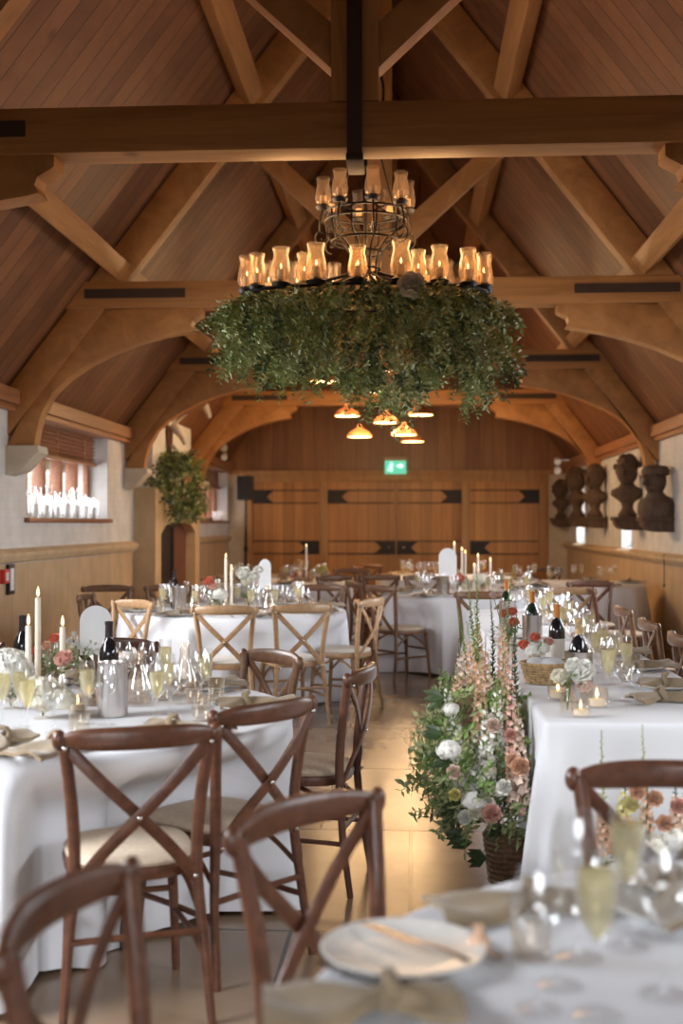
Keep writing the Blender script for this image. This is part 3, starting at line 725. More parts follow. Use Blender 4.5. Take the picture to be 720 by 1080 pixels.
# ================================================================= TABLES AND CLOTHS
def seat_inset(c, N, R):
    """how far the skirt may stand out in each direction before it meets a pushed-in seat"""
    lim = [9.0]*N
    for kind, a, b, lab, g in CH:
        a = Vector(a); b = Vector(b); m_ = (a+b)/2
        if (m_-Vector(c)).length > 1.7: continue
        u = (b-a).normalized(); v = Vector((-u.y, u.x))
        for i in range(N):
            an = 2*PI*i/N; d = Vector((math.cos(an), math.sin(an)))
            for q in range(30, 100):
                r = q*.012; p = Vector(c)+d*r-m_
                if abs(p.dot(u)) < .235 and -.08 < p.dot(v) < .43: lim[i] = min(lim[i], r-.015); break
    lim = [min(lim[(i+k) % N] for k in range(-2, 3)) for i in range(N)]
    base = R+.2
    l2 = [min(v, base) for v in lim]
    for _ in range(10): l2 = [min(l2[i], (l2[i-1]+l2[i]+l2[(i+1) % N])/3) if lim[i] < 5 else (l2[i-1]+l2[i]+l2[(i+1) % N])/3 for i in range(N)]
    return l2
def round_table(c, lab, cl, seed, R=.915):
    t = tag(empty('round_table', (c[0], c[1], 0)), lab, 'table', 'round banquet tables')
    MB().lathe([(R-.02, .715), (R-.012, .718), (R-.012, .738), (R-.02, .742)], 48).build('tabletop', 'panel_dark', t)
    for k in range(4):
        a = PI/4+k*PI/2; MB().sweep([(.42*math.cos(a), .42*math.sin(a), .715), (.55*math.cos(a), .55*math.sin(a), 0)], .018, None, 8).build('leg', 'black_iron', t)
    rnd = random.Random(seed); N = 240
    ks = [(rnd.randint(9, 13), rnd.uniform(0, 6.3), .5), (rnd.randint(17, 24), rnd.uniform(0, 6.3), .35), (rnd.randint(4, 6), rnd.uniform(0, 6.3), .4)]
    mb = MB(); vs = []; fs = []
    rings = [(0, .7475), (.3, .7478), (.6, .7478), (R-.03, .748), (R-.008, .746), (R+.002, .738), (R+.006, .72)]
    for r, z in rings:
        for i in range(N):
            a = 2*PI*i/N; vs.append((r*math.cos(a), r*math.sin(a), z+(.0012*noise.noise(Vector((r*math.cos(a)*6, r*math.sin(a)*6, seed))) if r < R-.02 else 0)))
    H = 16; lim = seat_inset(c, N, R)
    for j in range(1, H+1):
        t_ = j/H; z = .72*(1-t_)+.006*t_
        for i in range(N):
            a = 2*PI*i/N; w_ = sum(am*math.sin(k*a+ph+.5*t_*math.sin(3*a+ph)) for k, ph, am in ks)
            w_ = (w_ if w_ > 0 else w_*.6)
            r = R+.006+.04*t_+.13*(t_**.6)*w_*.75; fo = .035*(t_**.5)*(w_-.4)
            bl = min(1, max(0, (.71-z)/.19)); bl = bl*bl*(3-2*bl)
            r = r*(1-bl)+(min(r, lim[i]+min(0, fo)) if lim[i] < R+.15 else r)*bl
            z_ = z+ (.012*math.sin(5*a+seed) if j == H else 0) + (.01 if j == H else 0)
            vs.append((r*math.cos(a), r*math.sin(a), max(z_, .004)))
    M = len(rings)+H
    for j in range(M-1):
        for i in range(N): fs.append((j*N+i, j*N+(i+1) % N, (j+1)*N+(i+1) % N, (j+1)*N+i))
    mb.add(vs, fs)
    o = mb.build('tablecloth', 'linen', None, loc=(c[0], c[1], 0), angle=180)
    tag(o, cl, 'tablecloth', 'white tablecloths')
TBL = {'T1': (-1.36, 4.38), 'T2': (-1.44, 9.57), 'TB': (-1.62, 14.4), 'TF': (.64, 11.95), 'TC': (.45, 15.7), 'TD': (1.82, 14.0), 'T6': (.74, 1.62)}
LBL = {'T1': 'near left', 'T2': 'middle left', 'TB': 'far left', 'TF': 'centre right', 'TC': 'far centre', 'TD': 'far right', 'T6': 'foreground'}
WH = {'T1': 'holding the three tall lit tapers', 'T2': 'in front of the fireplace', 'TB': 'with the glass dome', 'TF': 'just beyond the tall flower spikes', 'TC': 'closest to the oak doors', 'TD': 'in the far right corner by the wall', 'T6': 'at the bottom right corner'}
for i, k in enumerate(TBL):
    round_table(TBL[k], 'round banquet table under a white cloth, '+WH[k], 'white floor length cloth on the round table '+WH[k], i+3)
# the long table
LX0, LX1, LY0, LY1 = .475, 1.245, 4.22, 9.75
t = tag(empty('trestle_table', ((LX0+LX1)/2, (LY0+LY1)/2, 0)), 'long trestle table under a white cloth along the right wall', 'table')
hx, hy = (LX1-LX0)/2-.01, (LY1-LY0)/2-.01
MB().box(-hx, hx, -hy, hy, .715, .74).build('tabletop', 'panel_dark', t)
for y in (-hy+.3, -.9, .9, hy-.3):
    for s in (-1, 1): MB().sweep([(s*.3, y, 0), (s*.3, y, .715)], .016, None, 8).build('leg', 'black_iron', t)
def long_cloth():
    # perimeter with arc-length samples
    rc = .03; pts = []
    X0, X1, Y0, Y1 = LX0, LX1, LY0, LY1
    def seg(a, b, n):
        for i in range(n): t_ = i/n; pts.append((a[0]+(b[0]-a[0])*t_, a[1]+(b[1]-a[1])*t_, None))
    loop = []
    cs = [((X1-rc, Y0+rc), -PI/2), ((X1-rc, Y1-rc), 0), ((X0+rc, Y1-rc), PI/2), ((X0+rc, Y0+rc), PI)]
    ns = [560, 60, 560, 76]
    for q in range(4):
        (cx, cy), a0 = cs[q]
        for i in range(14):
            a = a0+PI/2*i/14; loop.append((cx+rc*math.cos(a), cy+rc*math.sin(a), math.cos(a), math.sin(a), math.sin(PI*i/14)))
        (nx, ny), _ = cs[(q+1) % 4]; a = a0+PI/2
        sx, sy = cx+rc*math.cos(a), cy+rc*math.sin(a); ex_, ey_ = nx+rc*math.cos(a), ny+rc*math.sin(a)
        for i in range(ns[q]):
            t_ = i/ns[q]; loop.append((sx+(ex_-sx)*t_, sy+(ey_-sy)*t_, math.cos(a), math.sin(a), 0))
    N = len(loop); vs = []; fs = []; mx_, my_ = (X0+X1)/2, (Y0+Y1)/2
    for k, (ins, z) in enumerate(((.03, .7475), (.02, .7477), (.012, .748), (.004, .745), (0, .735), (-.003, .72))):
        for (x, y, nx, ny, c_) in loop:
            vs.append((x-nx*ins, y-ny*ins, z))
    H = 16
    s_ = 0; acc = []
    for i in range(N):
        acc.append(s_); s_ += math.hypot(loop[(i+1) % N][0]-loop[i][0], loop[(i+1) % N][1]-loop[i][1])
    for j in range(1, H+1):
        t_ = j/H
        for i, (x, y, nx, ny, c_) in enumerate(loop):
            # distance to the nearest corner
            dc = min(math.hypot(x-a, y-b) for a in (X0, X1) for b in (Y0, Y1))
            near = math.exp(-(dc/.17)**2)
            fold = math.sin(acc[i]*13+1.7*math.sin(acc[i]*3))*.016*(1-near)*min(1, t_*2)+.004*math.sin(acc[i]*29)*t_
            fl = near*(.115*t_**.9)+near*.045*math.sin(acc[i]*44)*t_**.7
            px_, py_ = nx, ny
            if near > .05:
                dx, dy = x-mx_, y-my_; sx, sy = math.copysign(.7, dx), math.copysign(.7, dy)
                px_ = nx*(1-near)+sx*near; py_ = ny*(1-near)+sy*near
            r = .012*t_+fold+fl
            zz = .72*(1-t_)+.008*t_; xx = x+px_*r
            if nx > .9:
                for cy_ in (8.3, 7.22, 6.3):
                    e = min(1, max(0, (.36-abs(y-cy_))/.1)); bl = min(1, max(0, (.70-zz)/.18))
                    xx = xx-(xx-1.02)*e*bl
            vs.append((xx, y+py_*r, zz))
    M = 6+H
    for j in range(M-1):
        for i in range(N): fs.append((j*N+i, j*N+(i+1) % N, (j+1)*N+(i+1) % N, (j+1)*N+i))
    fs.append(tuple(range(N)))
    mb = MB().add(vs, fs)
    return mb
tag(long_cloth().build('tablecloth', 'linen', angle=180), 'long white cloth hanging to the floor over the trestle table', 'tablecloth', 'white tablecloths')
ZTOP = .749

# ================================================================= TABLEWARE
def mk_wine():
    o = MB().lathe([(.034, 0), (.034, .002), (.008, .006), (.0042, .012), (.004, .09), (.008, .098), (.026, .112), (.037, .135), (.039, .155), (.034, .185), (.0285, .205), (.0275, .205), (.033, .185), (.0378, .155), (.0358, .136), (.025, .114), (.006, .101)], 20, cap=False).build('wine_glass', 'glass'); return o
def mk_flute():
    o = empty('champagne_flute')
    MB().lathe([(.032, 0), (.032, .002), (.007, .006), (.004, .012), (.004, .085), (.009, .095), (.023, .125), (.028, .16), (.0275, .2), (.0245, .222), (.0237, .222), (.0265, .2), (.0268, .16), (.0218, .126), (.007, .098)], 20, cap=False).build('glass_bowl', 'glass', o)
    MB().lathe([(.003, .098), (.0205, .127), (.0252, .16), (.0252, .188)], 16).build('champagne', 'champagne', o)
    return o
def mk_coupe():
    return MB().lathe([(.033, 0), (.033, .002), (.007, .006), (.004, .012), (.004, .07), (.008, .078), (.028, .095), (.036, .115), (.033, .165), (.0322, .165), (.0348, .115), (.0268, .097), (.006, .081)], 20, cap=False).build('wine_glass', 'glass')
def mk_tumbler():
    return MB().lathe([(.028, 0), (.031, .004), (.036, .09), (.0348, .09), (.0295, .012), (.002, .010)], 20, cap=True).build('tumbler', 'glass_edge')
def mk_plate():
    return MB().lathe([(.07, 0), (.075, .003), (.085, .004), (.125, .016), (.128, .018), (.125, .020), (.084, .0085), (.07, .007), (.001, .007)], 36).build('dinner_plate', 'plate_white')
def mk_side():
    return MB().lathe([(.045, 0), (.05, .003), (.078, .012), (.08, .014), (.077, .015), (.048, .006), (.001, .0055)], 28).build('side_plate', 'plate_white')
def mk_knife():
    o = empty('table_knife')
    MB().sweep([(0, -.105, .004), (0, -.06, .005), (0, -.01, .004)], [.006, .0075, .005], [.003, .004, .003], 8, (1, 0, 0)).build('handle', 'steel', o)
    MB().sweep([(0, -.01, .003), (.001, .03, .003), (.001, .09, .003), (-.003, .115, .003)], [.006, .009, .0085, .002], [.0012]*4, 6, (1, 0, 0)).build('blade', 'steel', o)
    return o
def mk_fork():
    o = empty('table_fork')
    MB().sweep([(0, -.105, .003), (0, -.05, .005), (0, .02, .004), (0, .045, .004)], [.008, .005, .0035, .009], [.0015, .002, .0025, .0015], 8, (1, 0, 0)).build('handle', 'steel', o)
    mb = MB()
    for k in range(4): x = -.0085+k*.0057; mb.sweep([(x*.9, .043, .004), (x, .07, .007), (x, .10, .006)], .0013, None, 6)
    mb.build('tines', 'steel', o); return o
def mk_napkin():
    """linen napkin gathered through a loose knot, tail spreading outward (towards -y)"""
    mb = MB(); n = 22; vs = []; fs = []; W = 13
    for i in range(n):
        t_ = i/(n-1); y = .13-.30*t_
        g = 1-math.exp(-((t_-.36)/.16)**2)*.78
        for k in range(W):
            u = -1+2*k/(W-1)
            x = u*.075*g*(1+.25*(t_ > .5)*(t_-.5)*2); z = .012+.020*(1-u*u)*(1.6-g)+.005*math.sin(u*6+t_*5)*g+.006*math.sin(t_*13+u*2)
            vs.append((x, y, max(z, .004)))
    for i in range(n-1):
        for k in range(W-1): fs.append((i*W+k, i*W+k+1, (i+1)*W+k+1, (i+1)*W+k))
    top = len(vs)
    vs += [(x, y, max(.001, z-.010)) for x, y, z in vs[:top]]
    fs += [tuple(q+top for q in reversed(f)) for f in fs]
    for i in range(n-1): fs += [(i*W, (i+1)*W, (i+1)*W+top, i*W+top), (i*W+W-1, i*W+W-1+top, (i+1)*W+W-1+top, (i+1)*W+W-1)]
    for k in range(W-1): fs += [(k, k+top, k+1+top, k+1), ((n-1)*W+k, (n-1)*W+k+1, (n-1)*W+k+1+top, (n-1)*W+k+top)]
    mb.add(vs, fs)
    o = empty('linen_napkin'); mb.build('folded_cloth', 'napkin', o, angle=70)
    mb = MB(); pts = [(.026*math.cos(a), .022+.006*math.sin(3*a), .026+.026*math.sin(a)) for a in [2*PI*k/14 for k in range(15)]]
    mb.sweep(pts, .011, .008, 8, (0, 1, 0)); mb.build('knot', 'napkin', o); return o
def mk_taper(h):
    def f():
        o = empty('taper_candle')
        MB().lathe([(.0115, .035), (.012, .04), (.0112, h-.004), (.009, h), (.0, h-.002)], 14).build('candle_stick', 'wax', o)
        MB().lathe([(.033, 0), (.035, .004), (.012, .010), (.010, .03), (.017, .04), (.017, .055), (.0145, .055), (.0125, .036), (.001, .034)], 18, cap=False).build('glass_holder', 'glass_edge', o)
        MB().lathe([(.0008, h-.004), (.0008, h+.008)], 6).build('wick', 'black_iron', o)
        MB().lathe([(.0005, h+.003), (.0055, h+.012), (.0062, h+.019), (.0035, h+.032), (.0003, h+.044)], 10).build('flame', 'flame', o)
        return o
    return f
def mk_tealight():
    o = empty('tealight')
    MB().lathe([(.028, 0), (.033, .005), (.036, .03), (.033, .062), (.0318, .062), (.0345, .03), (.031, .008), (.001, .006)], 18, cap=False).build('glass_cup', 'glass_edge', o)
    MB().lathe([(.0255, .008), (.026, .028), (.001, .029)], 16).build('wax_cup', 'wax', o)
    MB().lathe([(.0005, .030), (.005, .037), (.0055, .043), (.0003, .060)], 8).build('flame', 'flame', o)
    return o
def mk_bottle(body, cap_, lab=True, red=True):
    def f():
        o = empty('wine_bottle')
        MB().lathe([(.0, .002), (.035, 0), (.0385, .005), (.0385, .185), (.036, .205), (.022, .235), (.0155, .25), (.0145, .30), (.0145, .305)], 24).build('body', body, o)
        MB().lathe([(.0155, .25), (.0158, .258), (.0152, .300), (.0168, .302), (.0168, .312), (.014, .315), (0, .315)], 18).build('capsule', cap_, o)
        if lab: MB().lathe([(.0389, .055), (.0391, .056), (.0391, .15), (.0389, .151)], 24, cap=False).build('paper_label', 'bottle_label', o)
        return o
    return f
def mk_cooler():
    return MB().lathe([(.052, 0), (.055, .003), (.055, .192), (.057, .196), (.0535, .197), (.052, .19), (.052, .008), (.001, .006)], 28).build('wine_cooler', 'cooler_steel')
def mk_carafe():
    o = empty('water_carafe')
    MB().lathe([(.04, 0), (.052, .005), (.056, .03), (.05, .07), (.026, .14), (.02, .17), (.022, .20), (.028, .222), (.0268, .222), (.0208, .20), (.0188, .17), (.0245, .14), (.0485, .07), (.0545, .03), (.05, .009), (.001, .007)], 22, cap=False).build('glass_body', 'glass_edge', o)
    return o
def mk_card():
    o = empty('arched_table_card'); H0 = .16
    pts = [(-.08, 0), (.08, 0), (.08, .17)]+[(.08*math.cos(a), .17+.08*math.sin(a)) for a in [PI*k/14 for k in range(1, 14)]]+[(-.08, .17)]
    MB().prism([(x, z+H0) for x, z in pts], -.002, .002).build('card', 'card_white', o, angle=60)
    MB().box(-.05, .05, -.03, .03, 0, .012).box(-.012, .012, -.006, .006, .012, H0+.03, T(0, .009, 0)).build('stand', 'chair_mid', o, bevel=.002)
    return o
def mk_dome():
    o = empty('glass_dome')
    MB().lathe([(.085, .02), (.086, .16), (.075, .21), (.05, .245), (.012, .26), (.012, .275), (0, .28)], 24, cap=False).build('dome', 'glass_edge', o)
    MB().lathe([(.1, 0), (.1, .018), (.0, .02)], 24).build('base', 'chair_light', o)
    MB().lathe([(.035, .02), (.036, .12), (.0, .122)], 16).build('candle_stick', 'wax', o); return o

OCT = ['right', 'back right', 'back', 'back left', 'left', 'front left', 'front', 'front right']
NTH = ['first', 'second', 'third', 'fourth', 'fifth', 'sixth', 'seventh', 'eighth', 'ninth', 'tenth', 'eleventh', 'twelfth', 'thirteenth', 'fourteenth', 'fifteenth']
def setting(c, ang, where, key, R=.915, glasses=3, hang=False, rnd=random, seat=None):
    """one guest's place: c = table centre, ang = direction of the guest"""
    seat = seat or OCT[int(round(ang/(PI/4))) % 8]; at_ = '%s place of the %s' % (seat, where)
    d = Vector((math.cos(ang), math.sin(ang), 0)); s = Vector((-d.y, d.x, 0)); C = Vector((c[0], c[1], ZTOP)); rz = ang+PI/2
    def P(r, k): return C+d*r+s*k
    put('plate', mk_plate, P(R-.17, 0), 0, 'white dinner plate at the '+at_, 'plate', 'dinner plates on the '+where)
    if key in ('T1', 'T6', 'T2', 'L'):
        put('knife', mk_knife, P(R-.17, .165 if key != 'L' else .155), rz+rnd.uniform(-.1, .1), 'steel table knife at the '+at_, 'knife', 'knives on the '+where)
        put('fork', mk_fork, P(R-.17, -.165 if key != 'L' else -.155), rz+PI+rnd.uniform(-.1, .1), 'steel table fork at the '+at_, 'fork', 'forks on the '+where)
    q = P(R-.15 if not hang else R-.11, 0); q.z = ZTOP+.012
    put('napkin', mk_napkin, q, rz+PI+rnd.uniform(-.3, .3)+PI, 'knotted beige linen napkin at the '+at_, 'napkin', 'napkins on the '+where)
    k0 = rnd.uniform(.10, .14)
    put('wine', mk_wine, P(R-.36, k0), 0, 'tall empty wine glass at the '+at_, 'wine glass', 'wine glasses on the '+where)
    if glasses > 1: put('flute', mk_flute, P(R-.33, k0-.085), 0, 'flute of pale champagne at the '+at_, 'flute', 'champagne flutes on the '+where)
    if glasses > 2: put('coupe', mk_coupe, P(R-.42, k0-.02), 0, 'shorter stemmed glass at the '+at_, 'wine glass', 'small wine glasses on the '+where)
    if glasses > 3: put('tumbler', mk_tumbler, P(R-.30, k0+.09), 0, 'clear water tumbler at the '+at_, 'tumbler', 'tumblers on the '+where)
rs = random.Random(5)
for key, n, off, gl in (('T1', 8, .1, 4), ('T2', 8, .35, 4), ('TB', 8, .2, 3), ('TF', 8, .15, 3), ('TC', 6, .3, 3), ('TD', 6, 0, 2)):
    where = LBL[key]+' round table'
    for k in range(n): setting(TBL[key], off+2*PI*k/n, where, key, .915, gl, False, rs)

# ================================================================= FLOWERS
rf = random.Random(21)
def rv(r=rf):
    while 1:
        v = Vector((r.uniform(-1, 1), r.uniform(-1, 1), r.uniform(-1, 1)))
        if .05 < v.length < 1: return v.normalized()
def rose(mb, c, r, up=(0, 0, 1), rnd=rf, n=None):
    """cupped bloom of overlapping petals"""
    c = Vector(c); up = Vector(up).normalized(); e1 = up.orthogonal().normalized(); e2 = up.cross(e1)
    for ring, (k, rr, h, tl) in enumerate(((6, 1.0, -.2, .55), (6, .8, .0, .35), (5, .58, .12, .2), (4, .38, .2, .1), (3, .2, .25, .0))):
        for i in range(k):
            a = 2*PI*(i+.5*ring)/k+rnd.uniform(-.15, .15); d = e1*math.cos(a)+e2*math.sin(a); s = up.cross(d)
            w_ = rr*r*(1.5 if ring < 2 else 1.7); b0 = c+up*(h-.45)*r+d*rr*r*.25; vs = []
            for u in range(5):
                t_ = u/4; ww = w_*math.sin(PI*(.18+.64*t_))*.72
                p = b0+d*(rr*r*.75*(t_**.6)*(1-.25*(1-tl)*t_)+tl*r*.25*t_**3)+up*r*(.75*t_-.25*tl*t_**4)
                for q in (-1, -.5, 0, .5, 1): vs.append(p+s*ww*q-d*r*rr*.38*q*q)
            fs = [(u*5+q, u*5+q+1, u*5+q+6, u*5+q+5) for u in range(4) for q in range(4)]
            mb.add(vs, fs)
def hydrangea(mb, c, r, rnd=rf, n=110, sq=(1, 1, .8)):
    c = Vector(c)
    for i in range(n):
        d = rv(rnd); d.z = abs(d.z)*1.0-.25 if rnd.random() < .85 else d.z; d.normalize()
        p = c+Vector((d.x*sq[0], d.y*sq[1], d.z*sq[2]))*r*rnd.uniform(.85, 1.02); e1 = d.orthogonal().normalized(); e2 = d.cross(e1); a0 = rnd.uniform(0, 3)
        q = r*.2
        for k in range(4):
            a = a0+k*PI/2; e = e1*math.cos(a)+e2*math.sin(a); f = d.cross(e)
            mb.add([p, p+e*q*.7+f*q*.5+d*q*.15, p+e*q*1.3+d*q*.05, p+e*q*.7-f*q*.5+d*q*.15], [(0, 1, 2, 3)])
    mb.ball(c, r*.84, 14, 10, sq)
def spike(fl, lf, base, top, r, n, rnd=rf, taper=.25, start=.25):
    """flower spike: florets round a stem, buds toward the tip"""
    base = Vector(base); top = Vector(top); ax = (top-base); L = ax.length; ax.normalize(); e1 = ax.orthogonal().normalized(); e2 = ax.cross(e1)
    bend = Vector((rnd.uniform(-.05, .05), rnd.uniform(-.05, .05), 0))*L
    def pt(t_): return base+ax*L*t_+bend*4*t_*(1-t_)*.5
    lf.sweep([pt(k/6) for k in range(7)], [.0035-.002*k/6 for k in range(7)], None, 5)
    for i in range(n):
        t_ = start+(1-start)*i/n; a = i*2.4; d = e1*math.cos(a)+e2*math.sin(a); p = pt(t_); rr = r*(1-(t_-start)/(1-start)*(1-taper))
        if fl is not None and t_ < .86:
            q = p+d*rr*.6; dn = (d+Vector((0, 0, -.35))).normalized(); s = dn.orthogonal().normalized(); s2 = dn.cross(s)
            for k in range(5):
                b = 2*PI*k/5+i; e = s*math.cos(b)+s2*math.sin(b); f = dn.cross(e)
                fl.add([q, q+dn*rr*.35+e*rr*.42+f*rr*.32, q+dn*rr*.5+e*rr*.75, q+dn*rr*.35+e*rr*.42-f*rr*.32], [(0, 1, 2, 3)])
        else:
            lf.leaf(p, (d+ax*.9), ax, rr*1.1, rr*.6)
        if i % 2 == 0: lf.leaf(p, (d+ax*.4+Vector((0, 0, .1))), ax, rr*1.1, rr*.45)
def sprig(mb, p, d, L, n, lw, droop=.5, rnd=rf):
    p = Vector(p); d = Vector(d).normalized(); st = L/n; pts = [p.copy()]
    for i in range(n):
        d = (d+Vector((rnd.uniform(-.25, .25), rnd.uniform(-.25, .25), -droop*.25+rnd.uniform(-.12, .12)))).normalized(); p = p+d*st; pts.append(p.copy())
        s = (d.orthogonal() if i % 2 else -d.orthogonal()); s = (s+rv(rnd)*.7).normalized()
        mb.leaf(p, s+d*.5, rv(rnd), lw*rnd.uniform(.7, 1.25), lw*.5*rnd.uniform(.8, 1.2))
        mb.leaf(p, -s+d*.5, rv(rnd), lw*rnd.uniform(.7, 1.25), lw*.5*rnd.uniform(.8, 1.2))
    mb.sweep(pts, .0016, None, 4)

# ---------------------------------------------------------------- the hanging chandelier
CX, CY = -.26, 6.9
ch = tag(empty('chandelier', (CX, CY, 2.8)), 'large wrought iron chandelier with candle glasses and a thick hanging wreath of green foliage', 'chandelier')
mb = MB(); RXO, RYO = .70, .30
oval = lambda a, k=1.0, z=0: (RXO*k*math.cos(a), RYO*k*math.sin(a), z)
mb.sweep([oval(2*PI*k/48) for k in range(49)], .012, .02, 6, (0, 0, 1))
mb.sweep([oval(2*PI*k/48, .8, -.06) for k in range(49)], .01, None, 6, (0, 0, 1))
for k in range(10):
    a = 2*PI*k/10; mb.sweep(bez([oval(a, 1, 0), oval(a, .6, .03), (.06*math.cos(a), .06*math.sin(a), .12)], 5), .008, None, 6)
mb.build('lower_ring', 'scroll_iron', ch)
mb = MB()
zr = .42
for z, r in ((zr, .235), (zr+.05, .235), (zr-.12, .20), (.24, .10), (.14, .085)):
    mb.sweep([(r*math.cos(2*PI*k/28), r*math.sin(2*PI*k/28), z) for k in range(29)], .007, None, 6, (0, 0, 1))
for k in range(10):
    a = 2*PI*k/10; c_, s_ = math.cos(a), math.sin(a)
    mb.sweep(bez([(.235*c_, .235*s_, zr+.05), (.22*c_, .22*s_, zr-.08), (.15*c_, .15*s_, .3), (.09*c_, .09*s_, .22), (.08*c_, .08*s_, .1), (.14*c_, .14*s_, .03)], 5), .006, None, 6)
for k in range(8):     # scrolls under the cups
    a = 2*PI*k/8+.2; c_, s_ = math.cos(a), math.sin(a); pts = []
    for q in range(22):
        t_ = q/21; an = -PI/2+t_*4.2*PI*.55; rr = .055*(1-.8*t_); pts.append((( .25+rr*math.cos(an))*c_, (.25+rr*math.cos(an))*s_, zr-.10+rr*math.sin(an)))
    mb.sweep(pts, .005, None, 6)
    mb.sweep(bez([(.19*c_, .19*s_, zr-.08), (.27*c_, .27*s_, zr-.06), (.25*c_, .25*s_, zr+.08)], 5), .006, None, 6)
    for (u, v) in ((0, .785/2), (.785/2, 0)):
        mb.sweep([(.235*math.cos(a+u), .235*math.sin(a+u), zr), (.235*math.cos(a+v), .235*math.sin(a+v), zr+.05)], .004, None, 5)
mb.build('iron_basket', 'scroll_iron', ch)
mb = MB(); top_z = 6.35-2.8
mb.sweep([(0, 0, .1), (0, 0, 1.15)], .012, None, 8)
for k in range(3):
    a = 2*PI*k/3+.5; mb.sweep([(.2*math.cos(a), .2*math.sin(a), zr+.05), (.02*math.cos(a), .02*math.sin(a), 1.1)], .005, None, 6)
for s in (-1, 1):
    mb.sweep(bez([(s*.05, 0, 1.02), (s*.10, 0, 1.12), (s*.095, 0, 1.26), (s*.03, 0, 1.33), (0, 0, 1.3)], 6), .009, None, 6); mb.sweep(bez([(s*.05, 0, 1.02), (s*.07, 0, 1.12), (s*.05, 0, 1.24), (0, 0, 1.28)], 6), .006, None, 6)
z = 1.32; k = 0
while z < top_z:
    M = T(0, 0, z+.028) @ RZ(PI/2*(k % 2)); mb.sweep([(.014*math.cos(b), 0, .030*math.sin(b)) for b in [2*PI*q/12 for q in range(13)]], .004, None, 5, (0, 1, 0), M); z += .048; k += 1
mb.build('chain', 'scroll_iron', ch)
def hurricane(par, x, y, z, s, lit=True, nm='hurricane_glass'):
    g = MB().lathe([(r*s, h*s) for r, h in ((.022, 0), (.040, .012), (.046, .04), (.040, .085), (.033, .115), (.040, .150), (.0385, .150), (.0315, .115), (.0385, .085), (.0445, .04), (.038, .014), (.02, .003))], 18, cap=False).build(nm, 'chimney_glass', par, loc=(x, y, z))
    MB().lathe([(.035*s, -.03*s), (.045*s, -.012*s), (.03*s, 0), (.001, .001)], 12).build('cup', 'scroll_iron', g)
    MB().lathe([(.018*s, .002), (.018*s, .05*s), (.0, .052*s)], 12).build('candle_stick', 'wax', g)
    if lit: MB().lathe([(.0005, .055*s), (.0042*s, .062*s), (.0045*s, .067*s), (.0003, .082*s)], 8).build('flame', 'flame', g)
    return g
for k in range(8):
    a = 2*PI*k/8+.2; hurricane(ch, .25*math.cos(a), .25*math.sin(a), zr+.09, 1.05, False)
for k in range(18):
    a = 2*PI*k/18+.13; hurricane(ch, *oval(a, 1.0, .035), rf.uniform(1.15, 1.4))
for k in range(6):
    a = 2*PI*k/6+.4; hurricane(ch, *oval(a, .55, .06), 1.1)
for x in (-.42, 0, .42):
    l_ = bpy.data.lights.new('candle_light', 'POINT'); l_.energy = 15; l_.color = (1, .55, .24); l_.shadow_soft_size = .2
    lo = bpy.data.objects.new('candle_light', l_); COL.objects.link(lo); lo.parent = ch; lo.location = (x, 0, .33)
# foliage: sprigs hanging from and around the ring
mbs = [MB(), MB(), MB()]
def bottom(x):
    K = [(-1.1, -.38), (-.85, -.46), (-.5, -.50), (-.2, -.50), (-.05, -.62), (.25, -.66), (.40, -.50), (.48, -.38), (.58, -.66), (.75, -.64), (.95, -.46), (1.2, -.3)]
    for (a, u), (b, v) in zip(K, K[1:]):
        if x <= b: break
    t_ = (x-a)/(b-a); return u+(v-u)*min(1, max(0, t_))+.03*math.sin(x*23)
for i in range(1250):
    a = rf.uniform(0, 2*PI); k = rf.uniform(.55, 1.28); x, y, _ = oval(a, k); y *= 1.15
    zt = rf.uniform(-.02, .0) if rf.random() < .35 else rf.uniform(bottom(x)*.85, 0)
    if k > 1.05: zt = min(zt, -.05)
    zt -= max(0, abs(x)-.75)*.35
    L = rf.uniform(.10, .22); d = Vector((math.cos(a)*.9, math.sin(a)*.9, rf.uniform(-1.0, .15)))
    ends = zt-L*.8
    if ends < bottom(x): zt = bottom(x)+L*.8
    sprig(mbs[rf.choice((0, 0, 1, 1, 2))], (x*.93, y, zt), d, L, 6, rf.uniform(.031, .052), .9)
for i in range(80):   # dangling tendrils
    a = rf.uniform(0, 2*PI); x, y, _ = oval(a, rf.uniform(.4, 1.15)); sprig(mbs[0], (x, y, bottom(x)+.1), (rf.uniform(-.3, .3), rf.uniform(-.3, .3), -1), rf.uniform(.12, .27), 8, .030, 1.5)
mbs[0].build('foliage', 'leaf', ch, smooth=False); mbs[1].build('foliage', 'leaf_grey', ch, smooth=False); mbs[2].build('foliage', 'leaf_dark', ch, smooth=False)
mb = MB()
for i in range(40):
    a = rf.uniform(0, 2*PI); x, y, _ = oval(a, rf.uniform(.5, .95)); x2, y2, _ = oval(a+rf.uniform(-.8, .8), rf.uniform(.3, 1)); mb.sweep(bez([(x, y, -.03), ((x+x2)/2, (y+y2)/2, -.3), (x2, y2, -.42)], 4), .003, None, 4)
mb.build('branch', 'wicker_dark', ch)
c = at(434, 300, Y=CY-.42)-Vector((CX, CY, 2.8)); mb = MB(); rose(mb, c, .075, (0, -1, .1)); mb.build('rose', 'petal_cream', ch)
c = at(298, 320, Y=CY-.33)-Vector((CX, CY, 2.8)); mb = MB(); rose(mb, c, .03, (0, -1, .1)); mb.build('rose', 'petal_cream', ch)

